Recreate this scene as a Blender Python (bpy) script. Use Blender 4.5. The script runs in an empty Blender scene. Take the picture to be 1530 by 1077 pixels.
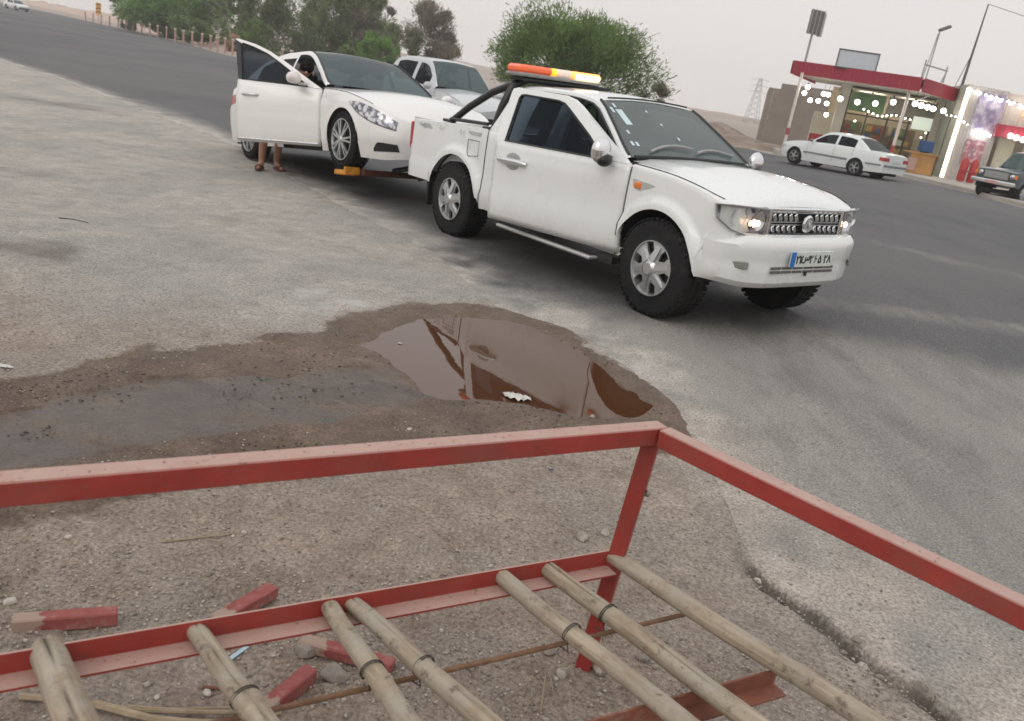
import bpy, math, random
import numpy as np
from mathutils import Vector, Matrix
PI = math.pi
rnd = random.Random(7)
nr = np.random.RandomState(11)
scene = bpy.context.scene
col = scene.collection

# ------------------------------------------------------------------ camera
FPX, PITCH, ROLL, CH = 1260.0, 0.317, 0.167, 1.675
_c, _s = math.cos(PITCH), math.sin(PITCH)
FW = np.array([0, _c, -_s]); _r = np.array([1., 0, 0]); _u = np.cross(_r, FW)
RT = math.cos(ROLL) * _r + math.sin(ROLL) * _u
UP = -math.sin(ROLL) * _r + math.cos(ROLL) * _u
cd = bpy.data.cameras.new('camera'); cam = bpy.data.objects.new('camera', cd); col.objects.link(cam)
cd.sensor_width = 36; cd.lens = FPX / 1530 * 36; cd.clip_start = 0.05; cd.clip_end = 6000
cam.matrix_world = Matrix(((RT[0], UP[0], -FW[0], 0), (RT[1], UP[1], -FW[1], 0), (RT[2], UP[2], -FW[2], CH), (0, 0, 0, 1)))
cd.dof.use_dof = True; cd.dof.focus_distance = 4.2; cd.dof.aperture_fstop = 5.0
scene.camera = cam

# ------------------------------------------------------------------ world, sun, exposure
SUN_EL, SUN_AZ = math.radians(38), math.radians(215)      # compass angle from +Y
w = bpy.data.worlds.new('World'); scene.world = w; w.use_nodes = True
nt = w.node_tree; nt.nodes.clear()
out = nt.nodes.new('ShaderNodeOutputWorld'); bg = nt.nodes.new('ShaderNodeBackground')
sky = nt.nodes.new('ShaderNodeTexSky'); sky.sky_type = 'NISHITA'; sky.sun_disc = False
sky.sun_elevation = SUN_EL; sky.sun_rotation = SUN_AZ; sky.dust_density = 6; sky.air_density = 1.0
tc = nt.nodes.new('ShaderNodeTexCoord'); sx = nt.nodes.new('ShaderNodeSeparateXYZ')
ramp = nt.nodes.new('ShaderNodeValToRGB')
ramp.color_ramp.elements[0].position = 0.0; ramp.color_ramp.elements[0].color = (.80, .75, .73, 1)
ramp.color_ramp.elements[1].position = 0.6; ramp.color_ramp.elements[1].color = (.99, .985, .99, 1)
e = ramp.color_ramp.elements.new(.10); e.color = (.80, .765, .75, 1)
e = ramp.color_ramp.elements.new(.25); e.color = (.81, .785, .78, 1)
sc1 = nt.nodes.new('ShaderNodeVectorMath'); sc1.operation = 'SCALE'; sc1.inputs['Scale'].default_value = .1
mx = nt.nodes.new('ShaderNodeMix'); mx.data_type = 'RGBA'; mx.inputs['Factor'].default_value = .93
nt.links.new(tc.outputs['Generated'], sx.inputs[0]); nt.links.new(sx.outputs['Z'], ramp.inputs[0])
nt.links.new(sky.outputs[0], sc1.inputs[0]); nt.links.new(sc1.outputs[0], mx.inputs['A'])
nt.links.new(ramp.outputs[0], mx.inputs['B']); nt.links.new(mx.outputs['Result'], bg.inputs[0])
bg.inputs[1].default_value = 1.0; nt.links.new(bg.outputs[0], out.inputs[0])
sl = bpy.data.lights.new('sun', 'SUN'); so = bpy.data.objects.new('sun', sl); col.objects.link(so)
sl.energy = .5; sl.angle = math.radians(35); sl.color = (1, .95, .9)
sd = Vector((math.sin(SUN_AZ) * math.cos(SUN_EL), math.cos(SUN_AZ) * math.cos(SUN_EL), math.sin(SUN_EL)))
so.rotation_euler = sd.to_track_quat('Z', 'Y').to_euler()
scene.view_settings.view_transform = 'Standard'; scene.view_settings.look = 'None'
scene.view_settings.exposure = .12; scene.view_settings.gamma = 1
scene.render.engine = 'CYCLES'
scene.cycles.max_bounces = 8; scene.cycles.volume_bounces = 3; scene.cycles.transparent_max_bounces = 12
scene.cycles.use_denoising = True

# ------------------------------------------------------------------ layout helpers: photo pixel -> place on the terrain
def ray(px, py): return FW * FPX + RT * (px - 765) - UP * (py - 538.5)
def at(px, py, z=0.):
    d = ray(px, py); return np.array([0, 0, CH]) + d * ((z - CH) / d[2])
def aty(px, py, Y):
    d = ray(px, py); return np.array([0, 0, CH]) + d * (Y / d[1])
def sstep(t):
    t = np.clip(t, 0, 1); return t * t * (3 - 2 * t)
def G(x, y):
    b = np.clip(.0384 * (x - 1.78), -.24, .45)
    wt = sstep((y - 6.2) / 2.6)
    return -.033 * (1 - wt) + b * wt
def atg(px, py):
    z = 0.
    for i in range(60):
        P = at(px, py, z); z = .5 * z + .5 * float(G(P[0], P[1]))
    return at(px, py, z)

# ------------------------------------------------------------------ object helpers
def tag(o, label=None, cat=None, group=None, kind=None):
    if label: o['label'] = label
    if cat: o['category'] = cat
    if group: o['group'] = group
    if kind: o['kind'] = kind
    return o
def empty(name, loc=(0, 0, 0), M=None, label=None, cat=None, group=None):
    o = bpy.data.objects.new(name, None); col.objects.link(o); o.empty_display_size = .2
    if M is not None: o.matrix_world = M
    else: o.location = loc
    return tag(o, label, cat, group)
def link(name, me, mat=None, parent=None):
    o = bpy.data.objects.new(name, me); col.objects.link(o)
    if mat is not None and not me.materials: me.materials.append(mat)
    if parent: o.parent = parent
    return o
def finish(me, ang=35):
    if ang:
        me.shade_smooth()
        if ang < 180: me.set_sharp_from_angle(angle=math.radians(ang))
    return me
class MB:
    def __init__(s): s.v = []; s.f = []
    def add(s, vs, fs):
        n = len(s.v); s.v += [tuple(map(float, q)) for q in vs]; s.f += [tuple(i + n for i in q) for q in fs]; return s
    def box(s, c, d, M=None, bev=0.0):
        hx, hy, hz = d[0] / 2, d[1] / 2, d[2] / 2
        if bev <= 0:
            vs = [(x, y, z) for x in (-hx, hx) for y in (-hy, hy) for z in (-hz, hz)]
            fs = [(0, 1, 3, 2), (4, 6, 7, 5), (0, 4, 5, 1), (2, 3, 7, 6), (0, 2, 6, 4), (1, 5, 7, 3)]
        else:
            b = min(bev, hx * .9, hy * .9, hz * .9); vs = []; ids = {}
            for ix in (-1, 1):
                for iy in (-1, 1):
                    for iz in (-1, 1):
                        for a in range(3):
                            p = [ix * (hx - b), iy * (hy - b), iz * (hz - b)]; p[a] = (ix, iy, iz)[a] * (hx, hy, hz)[a]
                            ids[(ix, iy, iz, a)] = len(vs); vs.append(tuple(p))
            fs = []
            for a in range(3):
                o1, o2 = (a + 1) % 3, (a + 2) % 3
                for sg in (-1, 1):
                    q = []
                    for (m, n) in ((-1, -1), (1, -1), (1, 1), (-1, 1)):
                        k = [0, 0, 0]; k[a] = sg; k[o1] = m; k[o2] = n; q.append(ids[(k[0], k[1], k[2], a)])
                    fs.append(tuple(q) if sg > 0 else tuple(q[::-1]))
            for a in range(3):
                o1, o2 = (a + 1) % 3, (a + 2) % 3
                for m in (-1, 1):
                    for n in (-1, 1):
                        q = []
                        for sg in (-1, 1):
                            k = [0, 0, 0]; k[a] = sg; k[o1] = m; k[o2] = n; q.append((ids[(*k, o1)], ids[(*k, o2)]))
                        f = (q[0][0], q[1][0], q[1][1], q[0][1]); fs.append(f if m * n > 0 else f[::-1])
            for ix in (-1, 1):
                for iy in (-1, 1):
                    for iz in (-1, 1):
                        f = tuple(ids[(ix, iy, iz, a)] for a in range(3)); fs.append(f if ix * iy * iz > 0 else f[::-1])
        if M is not None: vs = [tuple(M @ Vector(q)) for q in vs]
        vs = [(q[0] + c[0], q[1] + c[1], q[2] + c[2]) for q in vs]
        return s.add(vs, fs)
    def tube(s, pts, r, n=8, cap=True, sq=False):
        pts = [Vector(p) for p in pts]; rs = r if hasattr(r, '__len__') else [r] * len(pts)
        base = len(s.v); up = None
        for i, p in enumerate(pts):
            t = (pts[min(i + 1, len(pts) - 1)] - pts[max(i - 1, 0)]).normalized()
            if up is None: up = Vector((0, 0, 1)) if abs(t.z) < .9 else Vector((0, 1, 0))
            a = t.cross(up).normalized(); b = a.cross(t).normalized(); up = b
            for k in range(n):
                th = 2 * PI * (k + (.5 if sq else 0)) / n
                rr = rs[i] * (1.4142 if sq else 1)
                s.v.append(tuple(p + a * math.cos(th) * rr + b * math.sin(th) * rr))
        for i in range(len(pts) - 1):
            for k in range(n):
                a0 = base + i * n + k; a1 = base + i * n + (k + 1) % n
                s.f.append((a0, a1, a1 + n, a0 + n))
        if cap:
            s.f.append(tuple(base + k for k in range(n))[::-1]); m = base + (len(pts) - 1) * n
            s.f.append(tuple(m + k for k in range(n)))
        return s
    def lathe(s, prof, n=32, axis='y', c=(0, 0, 0), closed=False):
        base = len(s.v)
        for (r, h) in prof:
            for k in range(n):
                th = 2 * PI * k / n; a, b = r * math.cos(th), r * math.sin(th)
                q = (a, h, b) if axis == 'y' else ((a, b, h) if axis == 'z' else (h, a, b))
                s.v.append((q[0] + c[0], q[1] + c[1], q[2] + c[2]))
        m = len(prof)
        for i in range(m if closed else m - 1):
            for k in range(n):
                a0 = base + i * n + k; a1 = base + i * n + (k + 1) % n; j = ((i + 1) % m - i) * n
                s.f.append((a0, a1, a1 + j, a0 + j))
        return s
    def prism(s, poly, dv):
        """poly: planar 3D outline, dv: thickness vector"""
        n = len(poly); base = len(s.v)
        for q in poly: s.v.append(tuple(q))
        for q in poly: s.v.append((q[0] + dv[0], q[1] + dv[1], q[2] + dv[2]))
        s.f.append(tuple(range(base, base + n))); s.f.append(tuple(range(base + n, base + 2 * n))[::-1])
        for k in range(n): s.f.append((base + k, base + (k + 1) % n, base + n + (k + 1) % n, base + n + k)[::-1])
        return s
    def ball(s, c, r, nu=12, nv=8):
        rr = r if hasattr(r, '__len__') else (r, r, r); base = len(s.v)
        for i in range(1, nv):
            ph = PI * i / nv
            for k in range(nu):
                th = 2 * PI * k / nu
                s.v.append((c[0] + rr[0] * math.sin(ph) * math.cos(th), c[1] + rr[1] * math.sin(ph) * math.sin(th), c[2] + rr[2] * math.cos(ph)))
        t = len(s.v); s.v.append((c[0], c[1], c[2] + rr[2])); s.v.append((c[0], c[1], c[2] - rr[2]))
        for i in range(nv - 2):
            for k in range(nu):
                a0 = base + i * nu + k; a1 = base + i * nu + (k + 1) % nu; s.f.append((a0, a0 + nu, a1 + nu, a1))
        for k in range(nu):
            s.f.append((t, base + k, base + (k + 1) % nu)); m = base + (nv - 2) * nu
            s.f.append((t + 1, m + (k + 1) % nu, m + k))
        return s
    def build(s, name, mat, parent=None, ang=35):
        me = bpy.data.meshes.new(name); me.from_pydata(s.v, [], s.f); me.update(); finish(me, ang)
        return link(name, me, mat, parent)
def np_mesh(name, V, F, mat, parent=None, ang=0):
    me = bpy.data.meshes.new(name); V = np.asarray(V, np.float32); F = np.asarray(F, np.int32); k = F.shape[1]
    me.vertices.add(len(V)); me.vertices.foreach_set('co', V.ravel())
    me.loops.add(F.size); me.loops.foreach_set('vertex_index', F.ravel())
    me.polygons.add(len(F)); me.polygons.foreach_set('loop_start', np.arange(0, F.size, k, dtype=np.int32))
    me.update(calc_edges=True); me.validate(); finish(me, ang)
    return link(name, me, mat, parent)

# ------------------------------------------------------------------ materials
MATS = {}
class NT:
    def __init__(s, name):
        s.m = bpy.data.materials.new(name); s.m.use_nodes = True; s.t = s.m.node_tree
        s.b = s.t.nodes['Principled BSDF']; s.o = s.t.nodes['Material Output']
    def n(s, ty, **k):
        q = s.t.nodes.new(ty)
        for a, v in k.items(): setattr(q, a, v)
        return q
    def l(s, a, b): s.t.links.new(a, b)
    def pos(s):
        if not hasattr(s, '_p'): s._p = s.n('ShaderNodeNewGeometry').outputs['Position']
        return s._p
    def obj(s):
        if not hasattr(s, '_o'): s._o = s.n('ShaderNodeTexCoord').outputs['Object']
        return s._o
    def noise(s, scale, detail=4, rough=.6, vec=None, mult=None):
        q = s.n('ShaderNodeTexNoise'); q.inputs['Scale'].default_value = scale; q.inputs['Detail'].default_value = detail; q.inputs['Roughness'].default_value = rough
        v = vec if vec is not None else s.pos()
        if mult:
            m = s.n('ShaderNodeVectorMath', operation='MULTIPLY'); s.l(v, m.inputs[0]); m.inputs[1].default_value = mult; v = m.outputs[0]
        s.l(v, q.inputs['Vector']); return q.outputs['Fac']
    def ramp(s, fac, stops):
        q = s.n('ShaderNodeValToRGB'); el = q.color_ramp.elements
        for i, (p, c) in enumerate(stops):
            if not hasattr(c, '__len__'): c = (c, c, c)
            if i < 2: el[i].position = p; el[i].color = (*c, 1)
            else: k = el.new(p); k.color = (*c, 1)
        s.l(fac, q.inputs[0]); return q.outputs[0]
    def mix(s, f, a, b, mode='MIX'):
        q = s.n('ShaderNodeMix', data_type='RGBA', blend_type=mode)
        for nm, v in (('Factor', f), ('A', a), ('B', b)):
            i = q.inputs[nm]
            if hasattr(v, 'links') or isinstance(v, bpy.types.NodeSocket): s.l(v, i)
            elif nm == 'Factor': i.default_value = v
            else: i.default_value = (*v, 1) if len(v) == 3 else v
        return q.outputs['Result']
    def math(s, op, a, b=0., clamp=False):
        q = s.n('ShaderNodeMath', operation=op, use_clamp=clamp)
        for i, v in enumerate((a, b)):
            if isinstance(v, bpy.types.NodeSocket): s.l(v, q.inputs[i])
            else: q.inputs[i].default_value = v
        return q.outputs[0]
    def attr(s, name): return s.n('ShaderNodeAttribute', attribute_name=name)
    def bump(s, h, strength=.3, dist=.01):
        q = s.n('ShaderNodeBump'); q.inputs['Strength'].default_value = strength; q.inputs['Distance'].default_value = dist
        s.l(h, q.inputs['Height']); s.l(q.outputs[0], s.b.inputs['Normal']); return q
    def set(s, **k):
        for a, v in k.items():
            i = s.b.inputs[a.replace('_', ' ')]
            if isinstance(v, bpy.types.NodeSocket): s.l(v, i)
            elif hasattr(v, '__len__'): i.default_value = (*v, 1) if len(v) == 3 else v
            else: i.default_value = v
        return s
def M(name, base, rough=.6, metal=0., var=.15, vscale=8., coat=0., bump=0., bscale=60., spec=.5, emit=None, es=0., grime=None):
    if name in MATS: return MATS[name]
    t = NT(name)
    if var > 0:
        f = t.noise(vscale, 5, .65, vec=t.obj())
        a = tuple(c * (1 - var) for c in base); b = tuple(min(1, c * (1 + var)) for c in base)
        c = t.ramp(f, [(.3, a), (.7, b)])
        if grime:
            g = t.ramp(t.noise(vscale * .7, 8, .7, vec=t.obj()), [(.52, 0.), (.72, 1.)])
            c = t.mix(g, c, grime)
        t.set(Base_Color=c)
    else: t.set(Base_Color=base)
    t.set(Roughness=rough, Metallic=metal, Coat_Weight=coat)
    t.b.inputs['Coat Roughness'].default_value = .08
    t.b.inputs['Specular IOR Level'].default_value = spec
    if bump: t.bump(t.noise(bscale, 5, .6, vec=t.obj()), bump, .01)
    if emit: t.set(Emission_Color=emit, Emission_Strength=es)
    MATS[name] = t.m; return t.m
def tinted(name, tint, refl=1.0, base=(.01, .012, .014), body=.3, rough=.03):
    """glass: tinted see-through with a mirror coat; `body` is the share of dusty film"""
    if name in MATS: return MATS[name]
    t = NT(name); tr = t.n('ShaderNodeBsdfTransparent'); tr.inputs[0].default_value = (*tint, 1)
    t.set(Base_Color=base, Roughness=rough); t.b.inputs['IOR'].default_value = 1.5
    t.b.inputs['Specular IOR Level'].default_value = .5 * refl
    lwn = t.n('ShaderNodeLayerWeight'); lwn.inputs[0].default_value = .5
    f = t.math('MAXIMUM', t.math('ADD', .04, t.math('MULTIPLY', t.math('POWER', lwn.outputs['Facing'], 4.), .85)), body)
    mxs = t.n('ShaderNodeMixShader'); t.l(f, mxs.inputs[0]); t.l(tr.outputs[0], mxs.inputs[1]); t.l(t.b.outputs[0], mxs.inputs[2]); t.l(mxs.outputs[0], t.o.inputs[0])
    MATS[name] = t.m; return t.m

def body_paint(name, base, rough, coat, zt=.62):
    t = NT(name); f = t.noise(3, 6, .7, vec=t.obj()); sp = t.n('ShaderNodeSeparateXYZ'); t.l(t.obj(), sp.inputs[0])
    g = t.math('ADD', t.math('MULTIPLY', sp.outputs['Z'], -1.7), t.math('ADD', zt * 1.7 - .15, t.math('MULTIPLY', t.noise(7, 6, .75, vec=t.obj(), mult=(1, 1, .5)), .55)))
    c = t.mix(t.ramp(f, [(.3, .965), (.7, 1.)]), (0, 0, 0), base, 'MIX'); c = t.mix(t.ramp(g, [(.25, 0.), (.85, .5)]), c, (.40, .355, .31))
    sm = t.ramp(t.noise(60, 3, .7, vec=t.obj()), [(.66, 0.), (.76, .25)]); c = t.mix(sm, c, (.45, .42, .38))
    r = t.math('ADD', rough, t.math('MULTIPLY', f, .12)); t.set(Base_Color=c, Roughness=r, Coat_Weight=coat); t.b.inputs['Coat Roughness'].default_value = .06; MATS[name] = t.m; return t.m
white = body_paint('white_paint', (.76, .78, .765), .22, .7)
white2 = body_paint('sedan_paint', (.79, .78, .76), .20, .8, .45)
black_pl = M('black_plastic', (.012, .012, .013), .45, var=.2)
blackm = M('black_metal', (.015, .015, .016), .35, var=.2)
rubber = M('tyre_rubber', (.010, .010, .011), .8, var=.3, vscale=14, grime=(.028, .026, .024), spec=.3)
dark = M('dark_interior', (.012, .012, .013), .8, var=.1)
fabric = M('seat_fabric', (.035, .034, .034), .9, var=.2)
chrome = M('chrome', (.72, .72, .72), .12, 1., var=.05)
silver = M('silver_alloy', (.52, .53, .54), .32, .8, var=.12, vscale=20)
amber = M('amber_lens', (.75, .20, .02), .2, var=.1, coat=.5)
redlens = M('red_lens', (.42, .04, .05), .2, var=.1, coat=.5)
seamm = M('panel_gap', (.03, .03, .032), .8, var=0)
ws_glass = tinted('windshield_glass', (.42, .50, .48), body=.42, base=(.30, .34, .335), rough=.05)
tint_glass = tinted('tinted_glass', (.36, .41, .46), body=.16, base=(.022, .032, .052), rough=.03)
lens = tinted('clear_lens', (.93, .93, .93), body=.03, base=(.5, .5, .5))
bulbm = M('bulb_light', (1, 1, 1), .5, var=0, emit=(1, .96, .88), es=14)

# ================================================================== TERRAIN
def lat(seed, n=256): return np.random.RandomState(seed).rand(n, n).astype(np.float32)
_L = {}
def vnoise(x, y, seed=0):
    if seed not in _L: _L[seed] = lat(seed)
    L = _L[seed]; xi = np.floor(x).astype(int); yi = np.floor(y).astype(int); fx = x - xi; fy = y - yi
    fx = fx * fx * (3 - 2 * fx); fy = fy * fy * (3 - 2 * fy)
    g = lambda a, b: L[a & 255, b & 255]
    return (g(xi, yi) * (1 - fx) + g(xi + 1, yi) * fx) * (1 - fy) + (g(xi, yi + 1) * (1 - fx) + g(xi + 1, yi + 1) * fx) * fy - .5
def fbm(x, y, f, o=4, seed=0):
    a = 1.; r = 0
    for i in range(o): r = r + a * vnoise(x * f + 13.7 * i, y * f + 7.1 * i, seed + i); f *= 2.1; a *= .5
    return r
def gpoly(pxs): return np.array([atg(*p)[:2] for p in pxs])
def seg_dist(x, y, P, closed=True):
    d = np.full(x.shape, 1e9); n = len(P)
    for i in range(n if closed else n - 1):
        a, b = P[i], P[(i + 1) % n]; ab = b - a
        t = np.clip(((x - a[0]) * ab[0] + (y - a[1]) * ab[1]) / (ab @ ab), 0, 1)
        d = np.minimum(d, np.hypot(x - a[0] - t * ab[0], y - a[1] - t * ab[1]))
    return d
def inside(x, y, P):
    r = np.zeros(x.shape, bool); n = len(P)
    for i in range(n):
        a, b = P[i], P[(i + 1) % n]
        if a[1] == b[1]: continue
        c = ((a[1] > y) != (b[1] > y)) & (x < (b[0] - a[0]) * (y - a[1]) / (b[1] - a[1]) + a[0]); r ^= c
    return r
def sdf(x, y, P):
    d = seg_dist(x, y, P); return np.where(inside(x, y, P), -d, d)
POND = gpoly([(540, 512), (570, 496), (600, 482), (640, 473), (700, 471), (760, 476), (800, 486), (835, 505), (868, 522), (900, 548), (940, 580), (976, 608), (960, 620), (900, 622), (860, 618), (780, 600), (720, 592), (660, 592), (636, 585), (605, 558), (575, 535)])
DAMP = gpoly([(-120, 590), (0, 577), (60, 562), (130, 548), (165, 532), (260, 526), (345, 520), (380, 502), (440, 495), (520, 468), (600, 456), (700, 454), (790, 462), (850, 490), (930, 540), (985, 585), (1015, 605), (1040, 632), (1020, 668), (985, 672), (960, 652), (800, 650), (640, 662), (500, 700), (430, 712), (290, 735), (150, 752), (0, 778), (-120, 800)])
MUD = gpoly([(-120, 640), (0, 618), (100, 588), (200, 562), (290, 560), (420, 562), (520, 545), (575, 548), (650, 590), (600, 612), (480, 628), (380, 642), (250, 660), (100, 690), (0, 704), (-120, 712)])
EDGE = np.array([(-130, 150), (-60, 75)] + [tuple(atg(*p)[:2]) for p in ((-60, 60), (0, 90), (100, 122), (200, 160), (345, 215), (500, 300), (640, 375), (740, 455), (860, 500), (995, 600), (1060, 700), (1130, 840), (1280, 960), (1450, 1077), (1700, 1300))] + [(2.3, .5), (3, -3), (6, -20), (20, -80)])
FAR = np.array([(-165, 240), (-101, 172)] + [tuple(atg(*p)[:2]) for p in ((125, 30), (250, 58), (345, 84), (430, 100), (560, 123), (700, 148), (850, 175), (1000, 203), (1100, 219), (1160, 232), (1260, 247), (1340, 262), (1446, 288), (1530, 311), (1700, 350))] + [(19, 12), (24, 0), (36, -20), (60, -80)])
def resample(P, sv):
    d = np.concatenate([[0], np.cumsum(np.hypot(*np.diff(P, axis=0).T))]); return d
NU = 620
sN = np.arange(len(EDGE)); weights = np.array([8, 8, 20, 14, 14, 24, 50, 60, 60, 60, 60, 50, 50, 40, 40, 20, 10, 5, 5, 5], float)[:len(EDGE) - 1]
cw = np.concatenate([[0], np.cumsum(weights)]); us = np.interp(np.linspace(0, cw[-1], NU), cw, sN)
def smooth(P, u):
    """Catmull-Rom through P at parameters u"""
    i = np.clip(np.floor(u).astype(int), 0, len(P) - 2); t = (u - i)[:, None]
    p0, p1, p2, p3 = P[np.maximum(i - 1, 0)], P[i], P[i + 1], P[np.minimum(i + 2, len(P) - 1)]
    m1 = (p2 - p0) / 2; m2 = (p3 - p1) / 2; t2, t3 = t * t, t * t * t
    cr = (2 * t3 - 3 * t2 + 1) * p1 + (t3 - 2 * t2 + t) * m1 + (-2 * t3 + 3 * t2) * p2 + (t3 - t2) * m2
    li = p1 * (1 - t) + p2 * t
    return li * .5 + cr * .5
EN = smooth(EDGE, us)
jag = fbm(EN[:, 0] * 1., EN[:, 1] * 1., 2.2, 4, 40); dist_c = np.hypot(EN[:, 0], EN[:, 1])
EN = EN + (jag * np.clip(dist_c * .008, .03, .1))[:, None] * np.array([1., .6])
FN = smooth(FAR, us)
ROADPOLY = np.concatenate([EN[::3], FN[::-3]])
def axis_lines(a, b, step, lo, hi, g):
    c = list(np.arange(a, b + 1e-9, step)); s = step; x = c[-1]; R = []
    while x < hi: s *= g; x += s; R.append(x)
    s = step; x = a; Lf = []
    while x > lo: s *= g; x -= s; Lf.append(x)
    return np.array(Lf[::-1] + c + R)
gx = axis_lines(-3.0, 2.6, .018, -700, 900, 1.045); gy = axis_lines(1.45, 6.4, .018, -60, 900, 1.045)
X, Y = np.meshgrid(gx, gy); X0, Y0 = X.ravel(), Y.ravel()
near = (X0 > -6) & (X0 < 6) & (Y0 > 0) & (Y0 < 9)
pond = np.full(X0.shape, 9.); damp = pond.copy(); mud = pond.copy(); edge = pond.copy()
xn, yn = X0[near], Y0[near]
wob = fbm(xn, yn, 5, 4, 3) * .10
pond[near] = sdf(xn + wob * .4, yn + wob * .5, POND); damp[near] = sdf(xn + wob, yn + wob, DAMP); mud[near] = sdf(xn + wob, yn, MUD)
edge[near] = seg_dist(xn, yn, EN[::2], False)
inr = inside(X0, Y0, ROADPOLY)
Z = G(X0, Y0)
detail = np.exp(-np.maximum(0, np.hypot(X0, Y0 - 3) - 5) / 6)
Z = Z + fbm(X0, Y0, 1.3, 4, 10) * .018 * detail * (.35 + .65 * sstep((3.9 - Y0) / 1.5)) + fbm(X0, Y0, 14, 3, 20) * .005 * detail
# clods and rubble near the cot frame
cl = np.clip(fbm(X0, Y0, 9, 4, 31) - .18, 0, 1); Z += cl * .05 * detail * sstep((3.6 - Y0) / .8)
# pond basin and mud flat
wl = -.047
flat = sstep(1 - np.maximum(0, np.minimum(pond, mud)) / .45)
tgt = np.where(pond < 0, wl + np.maximum(pond * .16, -.045), wl + np.minimum(.014, .10 * pond)) + fbm(X0, Y0, 11, 4, 50) * .004
tm = wl + .0065 + fbm(X0, Y0, 6, 5, 60) * .012
tgt = np.where((mud < 0) & (pond > 0), np.minimum(tm, tgt + .004), tgt)
Z = Z * (1 - flat) + tgt * flat
# broken gutter along the edge of the hard standing
gut = near & (~inr) & (Y0 < 3.35); gd = np.where(gut, np.exp(-((edge - .03) / .045) ** 2), 0) * sstep((3.3 - Y0) / .35)
Z -= gd * (.05 + fbm(X0, Y0, 12, 3, 70) * .04)
Z = np.where(inr, Z - np.where(Y0 < 5, .035, .016) * sstep(np.where(near, edge, 9.) / .25 + .3 * (Y0 < 3.5)), Z)
# dune rise far away behind the road
rise = sstep((np.hypot(X0, Y0) - 120) / 500) * 0
V = np.stack([X0, Y0, Z + rise], 1)
nx, ny = len(gx), len(gy)
ii = (np.arange(ny - 1)[:, None] * nx + np.arange(nx - 1)[None, :]).ravel()
F = np.stack([ii, ii + 1, ii + 1 + nx, ii + nx], 1)

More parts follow.
